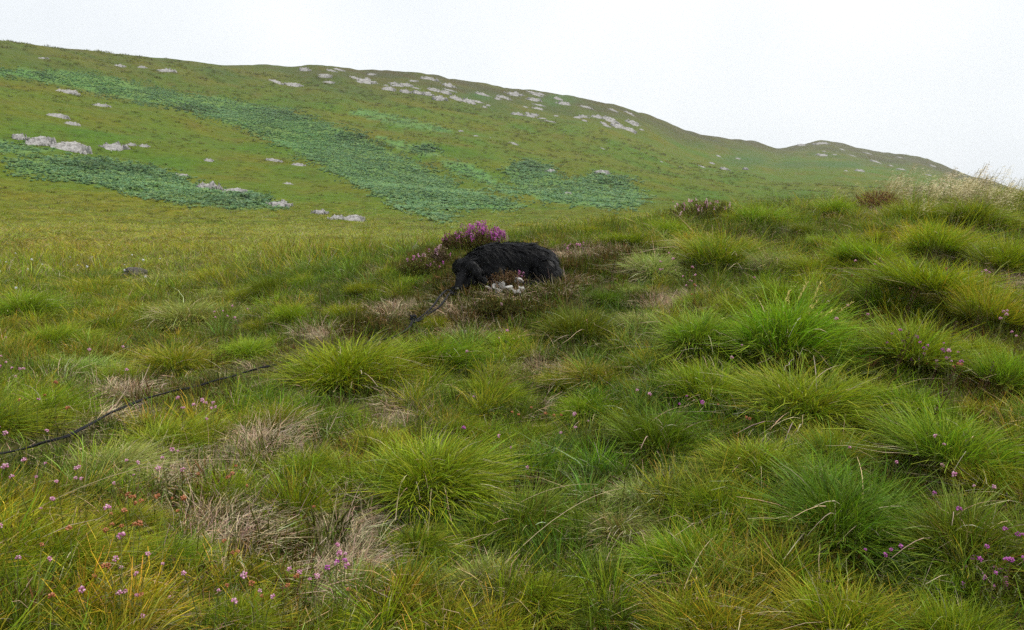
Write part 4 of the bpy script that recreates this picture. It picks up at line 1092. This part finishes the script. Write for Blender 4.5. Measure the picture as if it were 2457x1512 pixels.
FL = {'pink': [(500, 1000, 9, 30, 16), (440, 1008, 2, 8, 8), (311, 1395, 5, 18, 18), (62, 1330, 1, 2, 2), (45, 1412, 1, 2, 2), (88, 1407, 1, 2, 2), (222, 1460, 1, 3, 3), (350, 1465, 2, 12, 8), (500, 1460, 2, 10, 6),
    (385, 1160, 8, 45, 20), (310, 1285, 1, 4, 4), (650, 1490, 6, 50, 12), (820, 1368, 5, 12, 12), (1157, 972, 1, 2, 2), (1400, 1040, 3, 15, 12), (1340, 1058, 1, 2, 2), (1532, 960, 2, 4, 6), (1780, 858, 1, 2, 2), (1755, 880, 1, 3, 3),
    (2288, 885, 5, 25, 15), (2325, 1202, 3, 20, 6), (2038, 1080, 1, 2, 2), (2345, 757, 1, 2, 2), (2390, 790, 4, 20, 16), (2440, 825, 3, 15, 12), (2098, 655, 2, 10, 5), (2340, 672, 3, 15, 8), (1582, 640, 5, 20, 30), (1212, 820, 2, 8, 3),
    (1120, 875, 1, 3, 3), (555, 768, 7, 25, 10), (30, 910, 6, 25, 16), (100, 1180, 6, 100, 20), (60, 1040, 5, 50, 30), (240, 1180, 4, 60, 20), (1690, 505, 10, 40, 14), (1590, 520, 4, 20, 6), (1680, 700, 5, 60, 20), (150, 1230, 5, 80, 30),
    (2200, 1110, 4, 60, 40), (1980, 780, 4, 60, 30), (2150, 680, 4, 90, 30), (1250, 1080, 3, 100, 50), (380, 1460, 4, 120, 30), (780, 1440, 3, 80, 30), (1620, 650, 4, 40, 20), (290, 880, 3, 60, 20), (20, 870, 3, 30, 40)],
 'orange': [(335, 1240, 6, 30, 14), (310, 1290, 8, 30, 30), (411, 1240, 4, 8, 10), (282, 1395, 2, 8, 8), (780, 1228, 1, 2, 2), (560, 1350, 2, 12, 6), (210, 1400, 5, 120, 60), (1270, 1000, 3, 40, 20), (1780, 1010, 3, 30, 15), (520, 1180, 5, 50, 30),
    (2060, 700, 4, 60, 20), (2270, 690, 3, 30, 14), (700, 1480, 4, 100, 20), (110, 1000, 4, 100, 30), (1330, 1010, 3, 30, 14), (2250, 900, 4, 60, 20), (560, 1450, 3, 80, 30), (1650, 720, 3, 30, 14)],
 'magenta': [(2160, 1366, 1, 2, 2), (2092, 1350, 3, 14, 8), (2370, 1385, 5, 35, 16), (2405, 1413, 1, 2, 2), (2256, 1238, 2, 4, 4), (2215, 860, 8, 35, 14), (2275, 870, 6, 50, 18), (1085, 1060, 1, 3, 3), (815, 1370, 3, 14, 10), (2140, 830, 4, 40, 12), (1640, 985, 3, 20, 10), (2430, 1330, 3, 30, 30)]}
for kind, L_ in FL.items():
    for x, y, n, sx, sy in L_:
        for _ in range(n): heath_flower(min(max(x + random.gauss(0, sx * 0.7), 4), 2450), min(y + random.gauss(0, sy * 0.7), 1508), kind)

# bog cotton in the valley
def tuft_mesh(seed, R=0.017):
    rs_ = np.random.default_rng(seed); n = 60
    d = rs_.normal(size=(n, 3)); d[:, 2] += 0.2; d /= np.linalg.norm(d, axis=1, keepdims=True)
    P = np.stack([d * 0.002, d * R * 0.6, d * R * rs_.uniform(0.8, 1.2, (n, 1)) + np.array([0.004, 0, -0.002])], 1)
    return ribbons(P, np.tile([0.002, 0.006, 0.002], (n, 1)), np.full((n, 3, 3), 0.85))
COT = [mesh_np('cotton_tuft', *tuft_mesh(500 + i), M_FLOWER) for i in range(3)]
CST, ctip = stem_mesh(0.3, 510, lin(96, 106, 50), False); CST = mesh_np('stem', *CST, M_DEAD)
cots = [(310, 660), (310, 673), (283, 713), (88, 675), (196, 700), (345, 678), (390, 655), (60, 690), (30, 705), (12, 715), (110, 662), (160, 650), (230, 640), (420, 640), (470, 655), (520, 640),
        (45, 640), (20, 620), (180, 620), (270, 605), (350, 610), (130, 700), (360, 720), (240, 735), (150, 745), (50, 745), (430, 612), (560, 620), (15, 660), (75, 655), (300, 640), (200, 670), (610, 610), (660, 600)]
for x, y in cots[:13] + cots[16:34:3]:
    p = hitd(x, y + 14); s = random.uniform(0.7, 1.1)
    o = link('bog_cotton', None, label='white bog cotton tuft on a thin stem in the valley grass', category='flower', group='bog cotton in the valley')
    o.location = p; o.scale = (s, s, s); o.rotation_euler = (0, random.gauss(0.1, 0.1), random.uniform(0, 6))
    q = random.uniform(0.45, 0.85)
    link('stem', CST, o)
    c = link('cotton_tuft', random.choice(COT), o); c.location = ctip; c.scale = (q, q, q)

# last year's dark stalks
def pods(h, seed):
    rs_ = np.random.default_rng(seed); n = 26
    z = np.linspace(0.55, 1.0, n) * h; a = np.arange(n) * 2.4
    b = np.stack([0.0 * z, 0 * z, z], 1); e = b + np.stack([np.cos(a), np.sin(a), 0.9 + 0 * a], 1) * 0.007
    return ribbons(np.stack([b, (b + e) / 2, e], 1), np.tile([0.003, 0.0055, 0.002], (n, 1)), np.tile(lin(62, 40, 30), (n, 3, 1)) * rs_.uniform(0.7, 1.3, (n, 1, 1)))
DST = [(mesh_np('stalk', *stem_mesh(h, 520, lin(80, 54, 36), False, 0.0026)[0], M_DEAD), mesh_np('seed_pods', *pods(h, 530), M_DEAD)) for h in (0.26, 0.36)]
for x, y in [(1450, 735), (1210, 545), (1600, 545), (1900, 830), (2180, 1130), (2310, 905), (2255, 900), (2205, 1000), (700, 620), (735, 615), (560, 630), (640, 625), (810, 570), (760, 590), (690, 575), (1010, 570), (1285, 525),
             (1310, 515), (1500, 540), (1700, 480), (1800, 470), (1970, 470), (2200, 500), (2350, 540), (2130, 860), (2050, 850), (1120, 560), (1170, 555), (600, 560), (880, 600), (940, 600), (2420, 880), (850, 580), (1390, 545), (2330, 1010), (2100, 1000)]:
    a, b_ = random.choice(DST); p = hitd(x, y); s = random.uniform(0.8, 1.25)
    o = link('dead_flower_stalk', None, label='thin dark brown dead flower stalk ' + where_is(x, y, p), category='stalk', group='dead flower stalks')
    o.location = p; o.scale = (s, s, s); o.rotation_euler = (random.gauss(0, 0.1), random.gauss(0.22, 0.14), 0)
    link('stalk', a, o); link('seed_pods', b_, o)

# tall flowering grasses: dark against the sky on the crest, gold over the bright tussock
def spike(h, seed, c, ch, lean):
    rs_ = np.random.default_rng(seed); t = np.linspace(0, 1, 8)
    P = np.stack([lean * h * t ** 2, 0.05 * h * t ** 2 * rs_.normal(), h * (t - 0.12 * lean * t ** 2)], 1)
    st = merge([ribbons(P[None], np.full((1, 8), 0.0024), np.tile(c, (1, 8, 1)), np.array([[1.0, 0, 0]])), ribbons(P[None], np.full((1, 8), 0.0024), np.tile(c, (1, 8, 1)), np.array([[0, 1.0, 0]]))])
    n = 22; q = np.linspace(0.74, 1.0, n); b = np.stack([np.interp(q, t, P[:, k]) for k in range(3)], 1)
    d = rs_.normal(size=(n, 3)) * 0.35 + np.array([lean, 0, 1.0]); d /= np.linalg.norm(d, axis=1, keepdims=True); e = b + d * 0.018
    hd = ribbons(np.stack([b, (b + e) / 2, e], 1), np.tile([0.002, 0.0045, 0.001], (n, 1)), np.tile(ch, (n, 3, 1)) * rs_.uniform(0.8, 1.2, (n, 1, 1)))
    return st, hd
SPK = [tuple(mesh_np(nm, *g, M_DEAD) for nm, g in zip(('stem', 'seed_head'), spike(h, 540 + i, lin(104, 96, 60), lin(98, 84, 66), ln))) for i, (h, ln) in enumerate(((0.5, 0.5), (0.58, 0.35), (0.45, 0.65)))]
GSP = [tuple(mesh_np(nm, *g, M_DEAD) for nm, g in zip(('stem', 'seed_head'), spike(h, 550 + i, lin(150, 150, 70), lin(226, 206, 130), ln))) for i, (h, ln) in enumerate(((0.30, 0.5), (0.36, 0.3), (0.26, 0.8)))]
for x, y in [(2290, 470), (2310, 475), (2330, 470), (2345, 478), (2355, 470), (2370, 478), (2380, 472), (2392, 480), (2400, 475), (2412, 482), (2420, 478), (2430, 484), (2440, 480), (2450, 486), (2385, 484), (2365, 484), (2440, 490), (2405, 488)]:
    a, b_ = random.choice(SPK); p = hitd(x, y); s = random.uniform(0.75, 1.15)
    o = link('tall_grass_stem', None, label='tall dark grass stem bent against the white sky on the crest', category='grass stem', group='tall stems on the crest')
    o.location = p; o.scale = (s, s, s); o.rotation_euler = (random.gauss(0, 0.1), random.gauss(0.05, 0.12), random.gauss(0, 0.4))
    link('stem', a, o); link('seed_head', b_, o)
for x, y in [(1880, 850), (1895, 845), (1905, 852), (1915, 840), (1925, 850), (1940, 845), (1890, 830), (1870, 840), (1950, 835), (1720, 505), (1740, 500), (1650, 520)]:
    a, b_ = random.choice(GSP); p = hitd(x, y); s = random.uniform(0.85, 1.15)
    o = link('gold_grass_stem', None, label='slender grass stem with a pale gold seed head', category='grass stem', group='gold seed head stems')
    o.location = p; o.scale = (s, s, s); o.rotation_euler = (random.gauss(0, 0.1), random.gauss(-0.1, 0.3), random.gauss(0, 0.8))
    link('stem', a, o); link('seed_head', b_, o)

def straw(L, seed, sag):
    q = np.random.default_rng(seed); t = np.linspace(0, 1, 9)
    P = np.stack([L * t, q.normal() * 0.1 * L * t * (1 - t), sag * L * t * (1.2 - t)], 1)[None]
    return merge([ribbons(P, np.tile(np.linspace(0.0022, 0.0012, 9), (1, 1)), np.tile(G_STRAW * 1.15, (1, 9, 1)), np.array([v_])) for v_ in ([0, 1.0, 0], [0, 0, 1.0])])
for i, (x, y, ang, L_) in enumerate([(1210, 1400, 0.75, 0.55), (60, 1290, 0.3, 0.6), (1640, 1460, 1.0, 0.3), (805, 735, -0.6, 0.16), (1330, 860, 1.9, 0.3), (2110, 990, 0.3, 0.35), (950, 1290, 1.6, 0.3), (1240, 1250, 0.2, 0.3), (2000, 1330, 1.2, 0.25), (600, 960, 0.2, 0.2)]):
    o = link('dry_grass_stem', mesh_np('dry_grass_stem', *straw(L_, 600 + i, 0.35), M_DEAD), label='long bleached dry grass stem slanting over the green grass', category='grass stem', group='bleached grass stems')
    p = hitd(x, y); o.location = (p.x, p.y, p.z + 0.06); o.rotation_euler = (0, -0.1, ang)

# ------------------------------------------------------------------ the dog
D = hit(508, 284)
DR = math.hypot(D.x, D.y)
MP = DR / FPX                                     # metres per pixel at the dog
fwd = Vector((D.x, D.y, 0)).normalized(); rgt = Vector((fwd.y, -fwd.x, 0))
def dp(px_, py_, v):                              # dog-frame point: across, up, away; metres from the dog's base
    return ((px_ - 508) * MP, v, (284 - py_) * MP)
bm = bmesh.new()
def ball(c, r3, rot=None):
    r3 = (r3,) * 3 if np.isscalar(r3) else r3
    Mx = Matrix.Translation(c) @ (Euler(rot).to_matrix().to_4x4() if rot else Matrix.Identity(4)) @ Matrix.Diagonal((*r3, 1))
    bmesh.ops.create_icosphere(bm, subdivisions=3, radius=1, matrix=Mx)
def limb(pts, n=14):
    for (a, ra), (b, rb) in zip(pts[:-1], pts[1:]):
        for i in range(n + 1):
            t = i / n
            ball(tuple(np.array(a) * (1 - t) + np.array(b) * t), ra * (1 - t) + rb * t)
# trunk
limb([(dp(541, 266, .05), .122), (dp(528, 263, .07), .132), (dp(512, 263, .07), .135), (dp(498, 263, .05), .132), (dp(489, 266, .02), .110)])
ball(dp(520, 275, .04), (.20, .14, .075))
ball(dp(548, 268, .02), (.062, .10, .085))
# near haunch, hock and hind foot
ball(dp(542, 269, -.06), (.095, .075, .088), (0, 0.25, 0))
limb([(dp(551, 275, -.09), .045), (dp(543, 280, -.13), .036), (dp(532, 283, -.15), .030), (dp(521, 284.5, -.155), .026)], 8)
# tail curled round the rump
limb([(dp(553, 268, .0), .036), (dp(555, 275, -.07), .034), (dp(549, 281, -.14), .024)], 8)
# shoulder and forelegs
ball(dp(493, 272, -.05), (.085, .07, .085))
limb([(dp(492, 279, -.08), .05), (dp(478, 284, -.11), .036), (dp(468, 287, -.12), .028), (dp(459, 290.5, -.13), .026)], 8)
limb([(dp(484, 280, .03), .045), (dp(468, 284, .0), .032), (dp(454, 289.5, -.06), .024)], 8)
# neck down to the head
limb([(dp(491, 258, .03), .098), (dp(482, 260, -.01), .088), (dp(474, 264, -.05), .078), (dp(467, 268, -.08), .070)], 8)
ball(dp(483, 272, -.05), (.075, .07, .075))
ball(dp(478, 279, -.09), (.05, .06, .045))
ball(dp(474, 279, -.135), (.046, .05, .05))
ball(dp(482, 280, -.11), (.05, .05, .04))
# skull, stop, cheeks, muzzle
ball(dp(466, 267.5, -.10), (.072, .075, .074))
ball(dp(461, 270, -.115), (.046, .05, .052))
limb([(dp(464, 274, -.145), .048), (dp(461.5, 280, -.185), .036), (dp(460, 285, -.205), .029)], 10)
limb([(dp(473, 277, -.11), .05), (dp(466, 284, -.175), .026), (dp(462.5, 287.5, -.198), .019)], 8)
# ears: broad soft flaps hanging from the sides of the skull
for pts in ([(471, 261.5, -.145, .030), (474.5, 266, -.178, .038), (478, 271, -.190, .038), (480.5, 276, -.190, .024)],
            [(459, 262, -.06, .026), (456.5, 266, -.055, .030), (455.5, 270, -.06, .024)]):
    for (a, b) in zip(pts[:-1], pts[1:]):
        for i in range(7):
            t = i / 6; q = [a[k] * (1 - t) + b[k] * t for k in range(4)]
            ball(dp(q[0], q[1], q[2]), (q[3], .012, q[3] * 1.1), (0, -0.5, 0.25))
me = bpy.data.meshes.new('dog'); bm.to_mesh(me); bm.free()
tmp = bpy.data.objects.new('dog_tmp', me); C.objects.link(tmp)
md = tmp.modifiers.new('r', 'REMESH'); md.mode = 'VOXEL'; md.voxel_size = 0.0085
ms = tmp.modifiers.new('s', 'SMOOTH'); ms.factor = 0.5; ms.iterations = 5
dg = bpy.context.evaluated_depsgraph_get()
body = bpy.data.meshes.new_from_object(tmp.evaluated_get(dg))
bpy.data.objects.remove(tmp)
body.materials.clear(); body.materials.append(M_SKIN)
body.polygons.foreach_set('use_smooth', np.ones(len(body.polygons), bool))
dog = link('dog', body, label='shaggy black dog lying on the hummock with its head lowered to the ground', category='dog')
yaw = math.atan2(rgt.y, rgt.x)
dog.location = (D.x, D.y, D.z + 0.004); dog.rotation_euler = (0, 0, yaw)
# coat
nv = len(body.vertices); co = np.empty(nv * 3, np.float32); body.vertices.foreach_get('co', co); co = co.reshape(-1, 3)
body.calc_loop_triangles(); ntri = len(body.loop_triangles); tri = np.empty(ntri * 3, np.int32); body.loop_triangles.foreach_get('vertices', tri); tri = tri.reshape(-1, 3)
A, B_, C_ = co[tri[:, 0]], co[tri[:, 1]], co[tri[:, 2]]
fn = np.cross(B_ - A, C_ - A); ar = np.linalg.norm(fn, axis=1); fn /= ar[:, None] + 1e-12
NL = 6500; PER = 12; NF = NL * PER
tl = rng.choice(ntri, NL, p=ar / ar.sum()); u = rng.random((NL, 2)); fl = u.sum(1) > 1; u[fl] = 1 - u[fl]
PL = A[tl] + (B_ - A)[tl] * u[:, :1] + (C_ - A)[tl] * u[:, 1:]
ti = np.repeat(tl, PER)
P0 = np.repeat(PL, PER, 0)
Nn = fn[ti]
hp = P0[:, 0] / MP + 508; hq = 284 - P0[:, 2] / MP             # picture position of each root
head = np.clip((486 - hp) / 14, 0, 1) * np.clip((hq - 255) / 6, 0, 1)
muz = np.clip((hq - 273) / 6, 0, 1) * (hp < 471) * (P0[:, 1] < -0.135)
leg = ((hq > 279) & (hp < 500)) | ((hq > 279) & (hp > 505) & (P0[:, 1] < -.1))
# lie of the coat: back along the trunk and down the flanks, away from the nose on the head
comb = np.stack([0.75 + 0 * hp, -0.25 - 0 * hp, -0.75 + 0 * hp], 1)
back = np.clip((252 - hq) / 8, 0, 1)[:, None]
comb = comb * (1 - back) + back * np.array([1.0, -0.1, -0.1])
hd_dir = np.stack([0.55 + 0 * hp, 0.3 + 0 * hp, 0.55 + 0 * hp], 1)
comb = comb * (1 - head[:, None]) + hd_dir * head[:, None]
ear = (hp > 468) & (hp < 482) & (hq > 260) & (hq < 279) & (P0[:, 1] < -.13)
comb[ear] = [0.55, -0.1, -0.85]
wv = np.stack([pnoise(P0[:, 0] * 18, P0[:, 2] * 18 + P0[:, 1] * 9, s) for s in (1, 2, 3)], 1)
comb = comb + 0.42 * wv + np.repeat(0.15 * rng.normal(size=(NL, 3)), PER, 0) + 0.05 * rng.normal(size=(NF, 3))
tg = comb - Nn * np.sum(comb * Nn, 1, keepdims=True); tg /= np.linalg.norm(tg, axis=1, keepdims=True) + 1e-9
Lf = 0.06 * np.repeat(rng.uniform(0.6, 1.3, NL), PER) * rng.uniform(0.85, 1.1, NF) * (1 - 0.62 * head) * np.where(muz > 0.3, 0.4, 1) * np.where(leg, 0.5, 1)
Lf *= 1 + 0.35 * pnoise(P0[:, 0] * 12, P0[:, 2] * 12, 5)
lift = (0.30 - 0.14 * head) * (1 + 0.5 * wv[:, 0]) * np.repeat(rng.uniform(0.4, 1.6, NL), PER)
sd0 = np.cross(Nn, tg)
P0 = P0 + (sd0 * rng.normal(size=(NF, 1)) * 0.006 + tg * rng.normal(size=(NF, 1)) * 0.006) * (1 - 0.5 * head[:, None])
tg = tg - sd0 * np.sum((P0 - np.repeat(PL, PER, 0)) * sd0, 1, keepdims=True) / np.maximum(Lf, 0.01)[:, None] * 0.75
k = 4; t = np.linspace(0, 1, k)
curl = np.repeat(rng.normal(size=(NL, 3)) * 0.16, PER, 0) + 0.25 * np.stack([pnoise(P0[:, 0] * 40, P0[:, 2] * 40, s) for s in (11, 12, 13)], 1)
PF = P0[:, None] + Lf[:, None, None] * (tg[:, None] * t[None, :, None] + Nn[:, None] * (lift[:, None] * (t - 0.75 * t ** 2)[None])[..., None] + curl[:, None] * (t ** 2)[None, :, None])
PF[..., 2] = np.maximum(PF[..., 2], -0.03)
Wf = rng.uniform(0.0011, 0.0021, NF)[:, None] * np.array([1, 1, 0.7, 0.15])[None]
cf = np.tile(np.array([0.0046, 0.0048, 0.0056]), (NF, k, 1)) * rng.uniform(0.6, 1.7, (NF, 1, 1))
grey = np.clip(muz * (hp > 460) * (hq > 283), 0, 1) * (rng.random(NF) < 0.4)
cf = cf * (1 - grey[:, None, None]) + grey[:, None, None] * np.array([0.10, 0.10, 0.105])
rust = (rng.random(NF) < 0.06)
cf[rust] *= np.array([1.9, 1.4, 1.2])
sidev = np.cross(Nn, tg)
link('fur', mesh_np('fur', *ribbons(PF, Wf, cf, sidev), M_FUR), dog)
def dball(name, c, r3, mat):
    b = bmesh.new(); bmesh.ops.create_icosphere(b, subdivisions=3, radius=1, matrix=Matrix.Translation(c) @ Matrix.Diagonal((*r3, 1)))
    o = link(name, bm_mesh(name, b, mat), dog); o.data.polygons.foreach_set('use_smooth', np.ones(len(o.data.polygons), bool))
dball('nose', dp(458.8, 286.2, -.232), (.015, .012, .012), M_NOSE)
dball('eye', dp(459.5, 271.8, -.172), (.007, .006, .006), M_EYE)
dball('eye', dp(466.5, 272.2, -.182), (.007, .006, .006), M_EYE)

# ------------------------------------------------------------------ the lead
def tube(pts, rad, sides=7):
    pts = np.array(pts); n = len(pts)
    T = np.gradient(pts, axis=0); T /= np.linalg.norm(T, axis=1, keepdims=True) + 1e-9
    up = np.array([0, 0, 1.0]); sd = np.cross(T, up); sd /= np.linalg.norm(sd, axis=1, keepdims=True) + 1e-9; u2 = np.cross(sd, T)
    a = np.arange(sides) / sides * 2 * np.pi
    V_ = pts[:, None] + rad * (np.cos(a)[None, :, None] * sd[:, None] + np.sin(a)[None, :, None] * u2[:, None])
    id_ = np.arange(n * sides).reshape(n, sides); nx = np.roll(id_, -1, 1)
    return V_.reshape(-1, 3), np.stack([id_[:-1], nx[:-1], nx[1:], id_[1:]], -1).reshape(-1, 4)
def smooth_path(P, n):
    P = np.array(P); s = np.concatenate([[0], np.cumsum(np.linalg.norm(np.diff(P, axis=0), axis=1))]); q = np.linspace(0, s[-1], n)
    return np.stack([pchip(s, P[:, k], q) for k in range(3)], 1)
def q1(x, y): return ((1500 + x / 2.729) / 4 / S, (860 + y / 2.729) / 4 / S)
def lay(pts, lift):
    o = []
    for (x, y, *h) in pts:
        p = hitd(x, y); p = hitd(x, y + lift * FPX / math.hypot(p.x, p.y) / S * 0.9)
        o.append((p.x, p.y, p.z + lift + (h[0] if h else 0)))
    return o
neck = dog.matrix_world
mw = Matrix.Translation(dog.location) @ Matrix.Rotation(yaw, 4, 'Z')
ring = mw @ Vector(dp(470, 283, -.10))
sA = [tuple(ring), tuple(mw @ Vector(dp(457, 290, -.235)))] + lay([q1(800, 835), q1(715, 900), q1(650, 995), q1(565, 1085), q1(472, 1155), q1(425, 1190)], 0.075)
sB = [tuple(ring), tuple(mw @ Vector(dp(458, 292, -.240)))] + lay([q1(830, 870), q1(765, 945), q1(700, 1025), q1(592, 1095), q1(480, 1172), q1(420, 1192)], 0.075)
rest = [(*q1(420, 1192), .03), (*q1(395, 1262), .03), (*q1(320, 1322), .025), (*q1(210, 1365), .015), (900, 822), (820, 842), (730, 860), (640, 883), (535, 912), (470, 932), (400, 948), (340, 965), (270, 995), (225, 1020), (170, 1050), (90, 1075), (0, 1098), (-120, 1120), (-260, 1150)]
lead = bpy.data.objects.new('dog_lead', None); C.objects.link(lead); lead.location = (0, 0, 0)
lead['label'] = 'black rope lead running from the dog across the grass and out of frame'; lead['category'] = 'lead'
for nm, path, nn in (('strand', sA, 90), ('strand', sB, 90)):
    link(nm, mesh_np('strand', *tube(smooth_path(path, nn), 0.0068), None, M_ROPE, True), lead)
main = np.array(smooth_path(lay(rest, 0.05), 420))
tgm = np.gradient(main, axis=0); tgm /= np.linalg.norm(tgm, axis=1, keepdims=True); sdm = np.cross(tgm, [0, 0, 1.0]); sdm /= np.linalg.norm(sdm, axis=1, keepdims=True)
ph = np.linspace(0, 22, len(main))[:, None]
for s_ in (1, -1):
    pth = main + s_ * (sdm * np.cos(ph) + np.array([0, 0, 1.0]) * np.sin(ph) * 0.5) * 0.0042
    link('strand', mesh_np('strand', *tube(pth, 0.0036), None, M_ROPE, True), lead)
kp = main[0]; a = np.linspace(0, 4 * np.pi, 50)
knot = np.stack([kp[0] + 0.016 * np.cos(a) * (1 + 0.25 * np.sin(3 * a)), kp[1] + 0.014 * np.sin(a), kp[2] + 0.008 + 0.012 * np.sin(1.5 * a)], 1)
link('knot', mesh_np('knot', *tube(knot, 0.0065), None, M_ROPE, True), lead)

# ------------------------------------------------------------------ misty air
bm = bmesh.new(); bmesh.ops.create_cube(bm, size=1, matrix=Matrix.Translation((0, 0, 60)) @ Matrix.Diagonal((3300, 3300, 260, 1)))
me = bpy.data.meshes.new('haze'); bm.to_mesh(me); bm.free()
m, N, L = new_mat('misty_air')
o = N.new('ShaderNodeOutputMaterial'); pv = N.new('ShaderNodeVolumePrincipled')
pv.inputs['Color'].default_value = (0.93, 0.96, 1.0, 1); pv.inputs['Density'].default_value = 0.0002; pv.inputs['Anisotropy'].default_value = 0.2
L.new(pv.outputs[0], o.inputs['Volume'])
m.cycles.volume_sampling = 'DISTANCE'
m.cycles.homogeneous_volume = True
me.materials.append(m)
link('haze', me, kind='stuff', label='thin pale mist hanging over the moor and hills', category='haze')
print('Z range', float(Z.min()), float(Z.max()))
